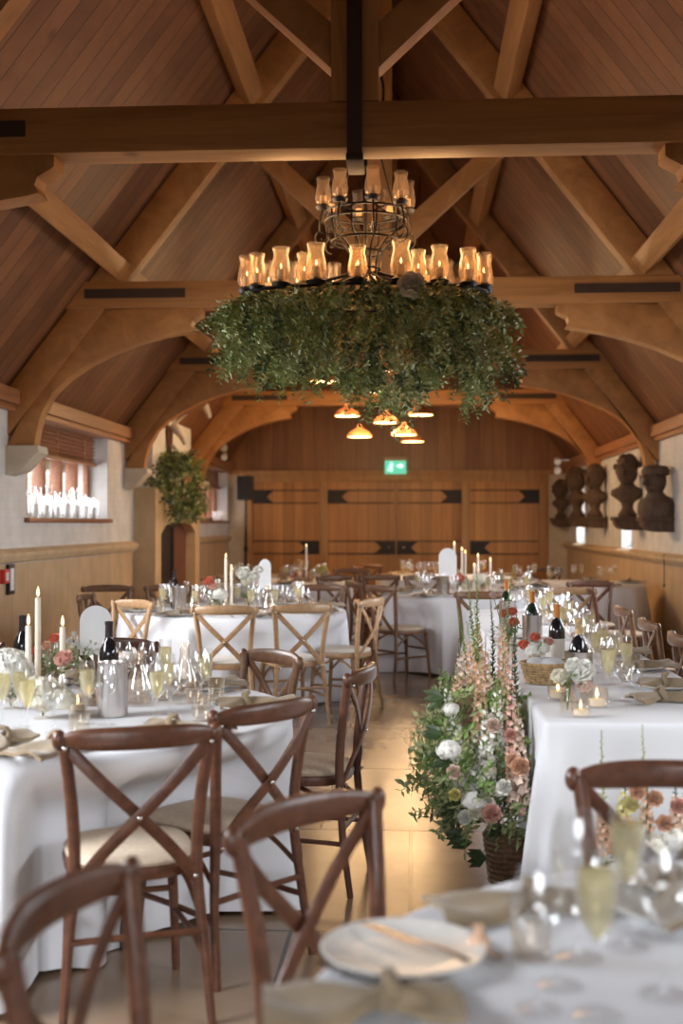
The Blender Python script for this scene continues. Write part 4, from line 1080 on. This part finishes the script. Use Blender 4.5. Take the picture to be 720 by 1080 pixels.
# ---------------------------------------------------------------- standing arrangements
def P_(x, y, Y): return at(x, y, Y=Y)
ar = tag(empty('flower_arrangement', (.385, 4.80, 0)), 'tall peach and white flower arrangement in a floor basket beside the aisle', 'flower arrangement')
ar['label'] = 'tall peach and white flower arrangement in a floor basket beside the aisle'
O = Vector((.385, 4.80, 0))
mb = MB(); mb.lathe([(.062, 0), (.065, .005), (.088, .20), (.09, .21), (.082, .21), (.058, .02), (.001, .015)], 28)
for k in range(9): z = .02+k*.022; r = .065+.023*z/.2+.003; mb.sweep([(r*math.cos(2*PI*q/28), r*math.sin(2*PI*q/28), z) for q in range(29)], .007, None, 6, (0, 0, 1))
mb.build('basket', 'wicker_dark', ar)
ml, md, mbr = MB(), MB(), MB()
# bulk foliage
for i in range(520):
    t_ = rf.random()**1.0; z = .22+.55*t_; wd_ = (.14+.13*math.sin(PI*min(1, (t_+.12))))*(1-.35*t_)
    a = rf.uniform(0, 2*PI); x = math.cos(a)*wd_*rf.uniform(.4, 1)-.06*t_; y = math.sin(a)*wd_*1.3*rf.uniform(.4, 1)+.12
    x = min(x-.06, .11)
    sprig((md, ml, mbr, ml)[i % 4] if t_ < .4 else (mbr, ml, mbr, ml)[i % 4], (x, y, z), (math.cos(a), math.sin(a)-.2, rf.uniform(-.3, .7)), rf.uniform(.07, .15), 5, rf.uniform(.025, .045), .4)
for (x, y) in ((455, 775), (462, 800), (478, 880), (485, 888), (500, 905), (455, 735)):
    p = P_(x, y, 4.72)-O; 
    for q in range(5): md.leaf(p+Vector((.05, 0, 0)), Vector((-.8, rf.uniform(-.5, .5), rf.uniform(-.6, .4))), Vector((0, -1, .5)), .09, .04)
# tall spikes
def sp(lst, mat, rad, lfm, name='flower_spike', n=None, taper=.25, start=.25):
    for (bx, by, tx, ty, Y) in lst:
        f_ = MB(); b_ = P_(bx, by, Y)-O; t_ = P_(tx, ty, Y+.02)-O; L = (t_-b_).length
        spike(f_, lfm, b_, t_, rad, n or int(L*130), rf, taper, start)
        if f_.f: f_.build(name, mat, ar, smooth=False)
sp([(508, 800, 506, 690, 4.75), (486, 790, 480, 700, 4.85), (530, 800, 533, 700, 4.8), (500, 800, 492, 655, 4.9), (518, 790, 512, 668, 4.95), (527, 780, 528, 640, 5.1), (505, 770, 500, 640, 5.1)], 'petal_peach', .036, ml, start=.12)
sp([(522, 830, 530, 720, 4.75), (510, 790, 517, 700, 4.8), (547, 850, 546, 742, 4.6), (489, 760, 484, 675, 5.0)], 'petal_blush', .038, ml, start=.05)
sp([(545, 860, 543, 660, 4.62)], 'petal_pink', .030, md, start=.02, taper=.3)
sp([(484, 820, 470, 712, 4.8), (512, 830, 512, 735, 4.65), (524, 810, 524, 715, 4.72), (490, 840, 478, 735, 4.75), (508, 850, 500, 760, 4.7)], 'petal_white', .036, mbr, start=.02)
for (bx, by, tx, ty, Y) in ((502, 700, 493, 612, 5.05), (505, 700, 503, 607, 5.1), (519, 720, 517, 633, 5.15), (494, 720, 482, 640, 5.1), (533, 700, 541, 596, 5.35), (545, 740, 545, 648, 4.62)):
    b_ = P_(bx, by, Y)-O; t_ = P_(tx, ty, Y)-O; spike(None, mbr if Y > 4.7 and tx != 517 else md, b_, t_, .030, 60, rf, .3, 0)
ml.build('foliage', 'leaf_grey', ar, smooth=False); md.build('foliage', 'leaf_dark', ar, smooth=False); mbr.build('foliage', 'leaf_bright', ar, smooth=False)
def bloom(par, O_, x, y, Y, r, mat, up=(-.3, -1, .35), name='rose'):
    mb = MB(); rose(mb, P_(x, y, Y)-O_, r, up); mb.build(name, mat, par)
def hyd(par, O_, x, y, Y, r, mat='petal_white'):
    mb = MB(); hydrangea(mb, P_(x, y, Y)-O_, r); mb.build('hydrangea', mat, par, smooth=False)
bloom(ar, O, 518, 858, 4.55, .036, 'petal_pink', (-.1, -1, .2)); bloom(ar, O, 500, 857, 4.57, .028, 'petal_cream'); bloom(ar, O, 478, 814, 4.6, .028, 'petal_blush')
bloom(ar, O, 548, 808, 4.5, .036, 'petal_peach'); bloom(ar, O, 541, 802, 4.55, .03, 'petal_peach'); bloom(ar, O, 479, 838, 4.58, .024, 'petal_yellow'); bloom(ar, O, 490, 862, 4.58, .028, 'petal_white')
bloom(ar, O, 520, 765, 4.6, .028, 'petal_blush'); bloom(ar, O, 531, 830, 4.56, .03, 'petal_white'); bloom(ar, O, 538, 775, 4.55, .026, 'petal_pink')
hyd(ar, O, 473, 791, 4.58, .048); hyd(ar, O, 500, 845, 4.6, .05); hyd(ar, O, 525, 834, 4.62, .035); hyd(ar, O, 475, 748, 4.72, .035); hyd(ar, O, 515, 812, 4.62, .03, 'petal_cream')

a2 = tag(empty('flower_arrangement', (1.0, 3.93, 0)), 'low peach, yellow and white flower arrangement before the near end of the long table', 'flower arrangement')
O2 = Vector((1.0, 3.93, 0)); ml, md, mbr = MB(), MB(), MB()
mb = MB(); mb.prism([(-.3, 0), (.3, 0), (.33, .16), (-.33, .16)], -.085, .085); mb.build('trough', 'wicker_dark', a2, bevel=.01)
for i in range(300):
    x = rf.uniform(-.36, .4); z = rf.uniform(.1, .34); a = rf.uniform(0, 2*PI); y = rf.uniform(-.12, .06)
    sprig((md, ml, md)[i % 3], (x, y, z), (math.cos(a), math.sin(a)-.5, rf.uniform(-.4, .8)), rf.uniform(.06, .13), 5, rf.uniform(.025, .04), .4)
for (bx, by, tx, ty, fm) in ((640, 900, 634, 770, None), (688, 900, 677, 764, None), (720, 880, 722, 800, None), (680, 920, 682, 830, 'petal_peach'), (655, 900, 660, 825, 'petal_yellow'), (640, 900, 634, 850, 'petal_peach'), (718, 900, 712, 830, 'petal_blush')):
    f_ = MB(); spike(f_ if fm else None, ml if not fm else md, P_(bx, by, 3.93)-O2, P_(tx, ty, 3.9)-O2, .028 if not fm else .034, 45, rf, .3, .05)
    if fm: f_.build('flower_spike', fm, a2, smooth=False)
ml.build('foliage', 'leaf_grey', a2, smooth=False); md.build('foliage', 'leaf_dark', a2, smooth=False)
hyd(a2, O2, 690, 895, 3.85, .055, 'petal_cream'); hyd(a2, O2, 712, 888, 3.85, .05); hyd(a2, O2, 672, 905, 3.85, .04)
for (x, y, m_) in ((665, 848, 'petal_yellow'), (690, 842, 'petal_peach'), (672, 835, 'petal_peach'), (660, 870, 'petal_blush'), (716, 850, 'petal_pink'), (700, 868, 'petal_peach')): bloom(a2, O2, x, y, 3.82, .026, m_)

# arrangement on top of the fireplace
fb = Vector((XL+.15, 15.75, 1.9)); am = tag(empty('flower_arrangement', fb), 'dark leafy arrangement with peach blooms spilling over the top of the stone fireplace', 'flower arrangement')
MB().lathe([(.07, 0), (.1, .02), (.12, .12), (.11, .12), (.001, .03)], 16).build('bowl', 'black_iron', am)
ml, md = MB(), MB()
for i in range(620):
    a = rf.uniform(0, 2*PI); t_ = rf.random(); x = rf.uniform(-.08, .34); y = rf.gauss(0, .62); y = max(-1.25, min(1.2, y)); hh = .42*(1-(abs(y)/1.35)**2)
    z = rf.uniform(-.30 if x > .15 else .04, .12+hh) 
    sprig((md, md, ml)[i % 3], (x, y, max(z, .05 if x < .16 else -.4)), (.6, math.sin(a), rf.uniform(-.7, .8)), rf.uniform(.1, .2), 5, .06, .7)
for y0 in (-.55, .0, .55):
    for k in range(5): sprig(md, (.22, y0+rf.uniform(-.1, .1), -.15), (.25, rf.uniform(-.2, .2), -1), .28, 7, .05, 1)
md.build('foliage', 'leaf_dark', am, smooth=False); ml.build('foliage', 'leaf', am, smooth=False)
for k in range(16):
    mb = MB(); rose(mb, (rf.uniform(.28, .36), rf.uniform(-.55, 1.0), rf.uniform(-.1, .32)), .05, (1, -.6, .2)); mb.build('rose', rf.choice(('petal_peach', 'petal_coral', 'petal_peach', 'petal_cream')), am)

# ================================================================= THINGS ON THE TABLES
def tp(key, mk, x, Y, lab, cat, rz=0, group=None, scale=None, z=ZTOP):
    """stands on a table at depth Y, seen at pixel column x"""
    p = at(x, 650, Y=Y); return put(key, mk, (p.x, p.y, z), rz, lab, cat, group, scale)
def vase_flowers(x, Y, blooms, lab, vase='bud', leaf_n=8, cat='vase of flowers'):
    """blooms: (pixel x, pixel y, radius, material, kind)"""
    p = at(x, 650, Y=Y); o = tag(empty('flower_vase', (p.x, p.y, ZTOP)), lab, cat); b = Vector((p.x, p.y, ZTOP))
    prof = {'bud': [(.022, 0), (.028, .004), (.03, .05), (.018, .09), (.02, .12), (.0188, .12), (.0168, .09), (.028, .05), (.02, .006)],
            'bowl': [(.03, 0), (.032, .003), (.008, .012), (.01, .02), (.05, .045), (.062, .085), (.06, .085), (.048, .048), (.001, .022)],
            'jar': [(.035, 0), (.038, .003), (.04, .1), (.0385, .1), (.036, .006), (.001, .005)]}[vase]
    MB().lathe(prof, 18, cap=False).build('vase', 'glass_edge', o)
    st = MB(); zt = prof[len(prof)//2][1]
    for (bx, by, r, m_, kd) in blooms:
        c = at(bx, by, Y=Y)-b; st.sweep(bez([(0, 0, .01), (c.x*.3, 0, max(zt, .02)), (c.x, c.y, c.z-r*.3)], 4), .0022, None, 5)
        mb = MB()
        if kd == 'h': hydrangea(mb, c, r); mb.build('hydrangea', m_, o, smooth=False)
        elif kd == 's':
            for q in range(7): rose(mb, c+rv()*r, r*.33, (rf.uniform(-.5, .5), -1, .5))
            mb.build('flower_spray', m_, o)
        else: rose(mb, c, r, (rf.uniform(-.4, .4), -.8, .8)); mb.build('bloom', m_, o)
    for k in range(leaf_n):
        a = rf.uniform(0, 6.28); sprig(st, (0, 0, zt*.8), (math.cos(a)*.8, math.sin(a)*.8, 1), rf.uniform(.06, .13), 5, .022, .1)
    st.build('stems', 'stem', o, smooth=False); return o
# -- near left table
tp('taper41', mk_taper(.41), 40, 4.58, 'tallest lit ivory taper candle on the near left table', 'candle', group='taper candles on the near left table')
tp('taper31', mk_taper(.315), 30, 4.40, 'shorter lit ivory taper directly left of the tallest candle, near left table', 'candle', group='taper candles on the near left table')
tp('taper30', mk_taper(.30), 66, 4.52, 'lit ivory taper behind the pink bloom, right of the tallest candle', 'candle', group='taper candles on the near left table')
tp('tealight', mk_tealight, 82, 4.35, 'lit tealight in clear glass in front of the pink bloom, near left table', 'tealight')
tp('tealight', mk_tealight, 93, 4.62, 'lit tealight left of the wine bottle on the near left table', 'tealight')
tp('card', mk_card, 101, 5.02, 'white arched table card behind the wine bottle on the near left table', 'table card', rz=.25, scale=.85)
tp('bottle_d', mk_bottle('bottle_dark', 'capsule_black'), 115, 4.62, 'dark wine bottle with black capsule on the near left table', 'wine bottle')
tp('cooler', mk_cooler, 119, 4.26, 'brushed steel wine cooler in front of the dark bottle, near left table', 'wine cooler')
tp('carafe', mk_carafe, 146, 4.52, 'clear water carafe right of the steel cooler, near left table', 'carafe')
tp('carafe', mk_carafe, 195, 4.75, 'clear water carafe farther right among the glasses, near left table', 'carafe')
vase_flowers(12, 4.40, [(6, 708, .105, 'petal_white', 'h')], 'large white hydrangea head at the left edge of the near left table', 'bowl')
vase_flowers(45, 4.18, [(42, 732, .08, 'petal_cream', 'h'), (64, 738, .055, 'petal_cream', 'h')], 'low footed glass bowl of cream hydrangea, front of the near left table', 'bowl', 3)
vase_flowers(62, 4.42, [(66, 693, .036, 'petal_pink', 'r')], 'single pink ranunculus in a bud vase, near left table', 'bud', 2)
vase_flowers(52, 4.66, [(57, 672, .022, 'petal_coral', 'r'), (38, 685, .02, 'petal_coral', 'r'), (48, 680, .02, 'petal_peach', 'r')], 'small orange blooms between the taper candles', 'bud', 8)
vase_flowers(84, 4.85, [(80, 675, .03, 'petal_white', 's'), (97, 681, .025, 'petal_white', 's')], 'loose white freesia in front of the arched card', 'bud', 4)
tp('bottle_d', mk_bottle('bottle_dark', 'capsule_black'), 24, 4.9, 'dark bottle half hidden behind the left taper candles', 'wine bottle')
for x, Y, nm in ((92, 4.08, 'in front of the steel cooler'), (22, 4.0, 'beside the large hydrangea at the left edge'), (177, 4.3, 'right of the water carafe'), (3, 3.95, 'at the very left edge of the table')):
    tp('flute', mk_flute, x, Y, 'champagne flute '+nm+', near left table', 'flute')
for x, Y, nm in ((112, 4.06, 'overlapping the steel cooler'), (212, 4.45, 'at the right of the centrepieces'), (130, 4.9, 'behind the carafe, holding white light'), (160, 4.12, 'in front of the carafe')):
    tp('wine', mk_wine, x, Y, 'stemmed wine glass '+nm+', near left table', 'wine glass')
for x, Y, nm in ((100, 4.5, 'left of the bottle'), (172, 4.65, 'behind the carafe'), (205, 4.6, 'by the second carafe')):
    tp('tumbler', mk_tumbler, x, Y, 'water tumbler '+nm+', near left table', 'tumbler')
# napkin hanging over the edge
p = at(45, 797, z=ZTOP); put('napkin', mk_napkin, (p.x+.02, p.y+.02, ZTOP+.014), -.35, 'beige napkin spilling over the table edge left of the large dark chair', 'napkin')
# -- middle left table
tp('taper42', mk_taper(.42), 238, 9.55, 'taller of the two lit tapers on the middle left table', 'candle')
tp('taper33', mk_taper(.33), 244, 9.4, 'shorter of the two lit tapers on the middle left table', 'candle')
tp('card', mk_card, 279, 9.7, 'white arched table card right of the white roses, middle left table', 'table card', rz=1.0)
vase_flowers(262, 9.6, [(256, 603, .06, 'petal_white', 'r'), (266, 607, .06, 'petal_white', 'r'), (260, 611, .05, 'petal_cream', 'r'), (272, 600, .04, 'petal_white', 'r')], 'cluster of white roses beside the arched card, middle left table', 'jar', 6)
vase_flowers(222, 9.3, [(219, 612, .04, 'petal_coral', 'r'), (224, 617, .04, 'petal_pink', 'r'), (214, 620, .03, 'petal_white', 'r')], 'coral and pink blooms left of the tapers, middle left table', 'bud', 3)
vase_flowers(232, 9.2, [(232, 628, .065, 'petal_white', 'h')], 'low white hydrangea before the tapers, middle left table', 'bowl', 2)
tp('bottle_d', mk_bottle('bottle_dark', 'capsule_black'), 184, 9.7, 'dark wine bottle on the left of the middle left table', 'wine bottle')
tp('cooler', mk_cooler, 189, 9.35, 'steel wine cooler at the left of the middle left table', 'wine cooler')
for x, Y, nm in ((205, 9.2, 'left of the hydrangea'), (283, 9.15, 'below the arched card')): tp('carafe', mk_carafe, x, Y, 'clear water carafe '+nm+', middle left table', 'carafe')
for k, x in enumerate((172, 180, 196, 210, 250, 270, 290, 300, 312, 322)):
    tp('wine' if k % 2 else 'flute', mk_wine, x, 9.1+(k % 3)*.35, ('stemmed wine glass' if k % 2 else 'champagne flute')+' amid the middle left table, '+NTH[k]+' of ten from the left', 'wine glass' if k % 2 else 'flute', group='extra glasses on the middle left table' if k % 2 else 'extra flutes on the middle left table')
# -- far left table
tp('dome', mk_dome, 315, 14.3, 'glass cloche over a candle on the far left table', 'glass dome')
tp('taper42', mk_taper(.42), 323, 14.1, 'lit taper candle right beside the glass cloche', 'candle')
for i, (x, y, m_) in enumerate(((300, 601, 'petal_peach'), (308, 605, 'petal_coral'), (330, 603, 'petal_cream'), (340, 600, 'petal_yellow'), (322, 607, 'petal_peach'), (296, 606, 'petal_blush'))):
    vase_flowers(x, 13.95+.22*(i % 3), [(x, y, .055, m_, 'r'), (x+4, y+4, .045, 'petal_blush', 'r')], ('peach', 'coral', 'cream', 'yellow', 'low peach', 'blush')[i]+' flowers in a vase on the far left table by the cloche', 'jar', 4)
# -- centre right round table
for i, (x, y, Y, nm) in enumerate(((479, 575, 11.5, 'tallest, right of the arched card'), (487, 581, 11.4, 'second from the arched card'), (490.5, 584, 11.3, 'third from the arched card'), (504, 588, 11.2, 'with coral flowers at its foot'), (500, 598, 11.0, 'shortest and nearest'), (517, 592, 11.2, 'farthest to the right'))):
    h = at(x, y, Y=Y+.6).z-ZTOP+.0; tp('taper_f%d' % i, mk_taper(h), x, Y+.6, 'lit taper on the round table ahead, '+nm, 'candle', group='tapers on the centre right table')
tp('card', mk_card, 472, 11.75, 'white arched table card among the candles of the centre right round table', 'table card', rz=.1, scale=1.12)
tp('cooler', mk_cooler, 466, 11.5, 'steel wine cooler left of the arched card, centre right round table', 'wine cooler'); 
vase_flowers(485, 11.6, [(484, 609, .05, 'petal_coral', 'r'), (491, 613, .045, 'petal_cream', 'r')], 'coral bloom beside the arched card, centre right round table', 'bud', 3)
vase_flowers(508, 11.6, [(507, 610, .065, 'petal_cream', 'h'), (514, 606, .04, 'petal_peach', 'r')], 'cream flowers among the tapers, centre right round table', 'jar', 3)
for k, x in enumerate((448, 452, 458, 480, 495, 512, 520)): tp('wine', mk_wine, x, 11.35+(k % 3)*.3, 'stemmed glass amid the centre right round table, '+NTH[k]+' of seven from left', 'wine glass', group='extra glasses on the centre right round table')
for k, x in enumerate((442, 446, 450, 454, 459, 463)): tp('wine', mk_wine, x, 15.3+(k % 2)*.3, 'tiny distant wine glass on the far centre table, '+NTH[k]+' from the left', 'wine glass', group='row of glasses on the far centre table')
# -- long table
for i, Yg in enumerate((5.1, 5.75, 6.4, 7.22, 8.3, 9.2)): setting((LX1-.905, Yg), 0, 'long table', 'L', .915, 4, False, rs, ('nearest', 'second nearest', 'third nearest', 'fourth nearest', 'fifth nearest', 'farthest')[i])
tp('bottle_o', mk_bottle('bottle_dark', 'capsule_orange'), 587, 5.72, 'dark wine bottle with orange capsule and pale label, behind the bread basket', 'wine bottle')
p = tp('cooler', mk_cooler, 561, 6.6, 'steel wine cooler behind the coral flowers, farther one on the long table', 'wine cooler').location
put('bottle_g', mk_bottle('bottle_green', 'capsule_orange'), (p.x, p.y, ZTOP+.012), 0, 'green wine bottle with orange capsule standing in the farther steel cooler', 'wine bottle')
p = tp('cooler', mk_cooler, 610, 4.72, 'steel wine cooler behind the white peony, nearer one on the long table', 'wine cooler').location
put('bottle_r', mk_bottle('bottle_dark', 'wicker', False), (p.x, p.y, ZTOP+.012), 0, 'dark rose-brown topped bottle standing in the nearer steel cooler', 'wine bottle')
tp('cooler', mk_cooler, 535, 7.8, 'third steel cooler far along the long table', 'wine cooler')
tp('bottle_g', mk_bottle('bottle_green', 'capsule_black'), 534, 7.8, 'dark bottle in the third cooler far along the long table', 'wine bottle', z=ZTOP+.012)
# bread basket
p = at(574, 650, Y=5.25); bk = tag(empty('bread_basket', (p.x, p.y, ZTOP)), 'round woven bread basket lined with white cloth on the long table', 'basket')
mb = MB(); mb.lathe([(.075, 0), (.08, .004), (.102, .085), (.095, .085), (.07, .01), (.001, .008)], 32)
for k in range(8):
    z = .006+k*.011; r = .08+.024*z/.085
    mb.sweep([((r+.003*math.sin(q*PI/2+k*PI))*math.cos(2*PI*q/48), (r+.003*math.sin(q*PI/2+k*PI))*math.sin(2*PI*q/48), z) for q in range(49)], .0045, None, 6, (0, 0, 1))
mb.sweep([(.104*math.cos(2*PI*q/32), .104*math.sin(2*PI*q/32), .088) for q in range(33)], .007, None, 6, (0, 0, 1)); mb.build('woven_bowl', 'wicker', bk)
mb = MB()
for k in range(5): a = k*1.26; mb.ball((.04*math.cos(a), .04*math.sin(a), .085), .045, 12, 8, (1, .8, .6))
mb.build('cloth_lining', 'linen', bk)
vase_flowers(566, 5.6, [(564, 671, .024, 'petal_coral', 'r'), (552, 679, .026, 'petal_coral', 'r'), (578, 676, .024, 'petal_pink', 'r'), (563, 686, .045, 'petal_white', 'h'), (572, 684, .035, 'petal_white', 'h')], 'coral and white flowers standing behind the bread basket', 'jar', 5)
vase_flowers(536, 6.3, [(531, 646, .024, 'petal_coral', 'r'), (540, 644, .026, 'petal_coral', 'r'), (542, 655, .028, 'petal_coral', 'r'), (535, 660, .02, 'petal_blush', 'r'), (520, 627, .02, 'petal_blush', 'r')], 'sprays of coral blossoms at the aisle edge of the long table', 'bud', 6)
vase_flowers(598, 4.42, [(590, 712, .033, 'petal_cream', 'r'), (612, 706, .05, 'petal_white', 'r'), (616, 722, .03, 'petal_blush', 'r'), (604, 700, .03, 'petal_white', 'r')], 'white peony and cream ranunculus in a glass vase, near end of long table', 'bud', 5)
tp('tealight', mk_tealight, 612, 4.33, 'lit tealight closest to the near end of the long table', 'tealight'); tp('tealight', mk_tealight, 629, 4.55, 'lit tealight in a frosted bowl glass right of the white peony vase', 'tealight', scale=1.25)
tp('tealight', mk_tealight, 588, 4.75, 'tealight glass left of the white peony vase', 'tealight', scale=1.2)
tp('flute', mk_flute, 641, 4.66, 'tall filled champagne flute nearest on the long table', 'flute', scale=1.12)
for x, Y, nm in ((656, 4.72, 'right of the tall flute'), (668, 4.62, 'closest to the napkin')): tp('coupe', mk_coupe, x, Y, 'empty stemmed glass '+nm+' on the long table', 'wine glass', scale=1.1)
for k, (x, Y) in enumerate(((628, 5.6), (634, 5.9), (620, 6.2), (622, 6.7), (610, 7.0), (604, 7.5), (600, 7.9), (590, 8.3), (596, 8.7), (580, 8.9), (572, 9.2), (640, 5.2), (648, 5.4))):
    tp('flute' if k % 3 == 0 else 'wine', mk_wine, x, Y, ('champagne flute' if k % 3 == 0 else 'wine glass')+' down the middle of the long table, '+NTH[k]+' of thirteen', 'flute' if k % 3 == 0 else 'wine glass', group='flutes down the long table' if k % 3 == 0 else 'glass row down the long table')
p = at(702, 740, z=ZTOP); put('napkin', mk_napkin, (p.x, p.y, ZTOP+.004), 1.9, 'long beige napkin lying flat at the near right corner of the long table', 'napkin', scale=1.05)
for i, (x, Y) in enumerate(((520, 6.9), (524, 7.3))): p = at(x, 650, Y=Y); put('plate', mk_side, (p.x+.02+.1, p.y, ZTOP+i*.0), 0, ('nearer' if i == 0 else 'farther')+' white plate at the aisle edge of the long table', 'plate')

# -- foreground table
u_ = at(488, 1030, z=ZTOP)-at(395, 995, z=ZTOP); KA = math.atan2(u_.y, u_.x)+PI/2
p = at(425, 1010, z=ZTOP); put('plate', mk_plate, (p.x, p.y, ZTOP), 0, 'blurred white dinner plate in the bottom centre of the foreground table', 'plate', scale=1.05)
kp_ = put('knife', mk_knife, (p.x+.02, p.y-.0, ZTOP+.022), KA, 'dark looking knife resting across the foreground plate', 'knife', scale=1.1)
p = at(478, 1000, z=ZTOP); put('knife', mk_knife, (p.x, p.y+.03, ZTOP), KA-.1, 'steel knife on the cloth beyond the foreground plate', 'knife', scale=1.1)
p = at(385, 1038, z=ZTOP); put('fork', mk_fork, (p.x, p.y, ZTOP), KA, 'steel fork in front of the foreground plate', 'fork', scale=1.1)
p = at(395, 1066, z=ZTOP); put('napkin', mk_napkin, (p.x, p.y, ZTOP+.003), -1.45, 'blurred beige napkin lowest in the picture on the foreground table', 'napkin', scale=.95)
p = at(548, 960, z=ZTOP); put('napkin', mk_napkin, (p.x, p.y, ZTOP+.003), -1.3, 'beige napkin at the far edge of the foreground table beside the long cloth', 'napkin', scale=.95)
p = at(712, 960, z=ZTOP); put('napkin', mk_napkin, (p.x, p.y, ZTOP+.022), .2, 'beige napkin on a plate at the right edge of the foreground table', 'napkin')
put('plate', mk_plate, (p.x, p.y, ZTOP), 0, 'white plate cut off at the right edge of the foreground table', 'plate')
for key, mk, x, y, lab, cat, sc_ in (('flute', mk_flute, 662, 1000, 'champagne flute at the back of the foreground table, in front of the dark chair', 'flute', 1.1), ('flute', mk_flute, 630, 1072, 'champagne flute nearest the camera at the bottom right', 'flute', 1.1),
     ('wine', mk_wine, 610, 1010, 'large empty wine glass left of the back flute on the foreground table', 'wine glass', 1.15), ('wine', mk_wine, 568, 1066, 'empty wine glass left of the nearest flute', 'wine glass', 1.0), ('wine', mk_wine, 700, 1050, 'empty wine glass at the right of the foreground table', 'wine glass', 1.1),
     ('tumbler', mk_tumbler, 560, 1010, 'water tumbler behind the wine glasses on the foreground table', 'tumbler', 1.0), ('coupe', mk_coupe, 590, 1040, 'short stemmed glass in the middle of the foreground glasses', 'wine glass', 1.05), ('coupe', mk_coupe, 690, 985, 'short stemmed glass right of the back flute', 'wine glass', 1.05)):
    p = at(x, y, z=ZTOP); put(key, mk, (p.x, p.y, ZTOP), 0, lab, cat, None, sc_)
p = at(505, 1005, z=ZTOP); o = tag(empty('place_favour', (p.x, p.y, ZTOP)), 'tiny peach wrapped favour on the foreground table beyond the plate', 'favour')
MB().lathe([(.014, 0), (.018, .01), (.016, .025), (.006, .033), (.011, .045), (.0, .046)], 14).build('wrap', 'petal_peach', o)

# -- candles on the window sills
def mk_pillar():
    o = empty('pillar_candle')
    MB().lathe([(.035, .003), (.036, .006), (.036, .14), (.03, .145), (.0, .142)], 16).build('candle_stick', 'wax_white', o)
    MB().lathe([(.05, 0), (.052, .004), (.052, .24), (.0505, .24), (.05, .006), (.001, .004)], 18, cap=False).build('glass_cylinder', 'glass', o)
    return o
def mk_stemcandle():
    o = empty('stemmed_candle_glass')
    MB().lathe([(.035, 0), (.035, .003), (.006, .01), (.005, .2), (.03, .23), (.036, .30), (.0345, .30), (.028, .234), (.003, .21)], 16, cap=False).build('tall_glass', 'glass', o)
    MB().lathe([(.02, .232), (.02, .27), (0, .272)], 12).build('candle_stick', 'wax_white', o); return o
for k in range(15):
    y = 10.6+2.55*(k+.5)/15; put('pillar', mk_pillar, (XL-.10+(.06 if k % 2 else -.03), y, 1.506), 0, 'white pillar candle on the left window sill, '+NTH[k]+' of fifteen from the left', 'candle', 'pillar candles on the left window sill', .8+.25*((k*7) % 5)/4)
for k in range(7):
    y = 10.8+2.2*(k+.5)/7; put('stemc', mk_stemcandle, (XL-.155, y, 1.506), 0, 'white candle on a tall stemmed glass at the left window, '+NTH[k]+' of seven', 'candle', 'stemmed candle glasses at the left window', .9+.2*(k % 3)/2)
for k in range(3): put('pillar', mk_pillar, (XL-.08, 21.2+k*.35, 1.506), 0, 'short white candle on the farthest left window sill, '+NTH[k]+' from the left', 'candle', 'candles on the farthest left window sill', .7)
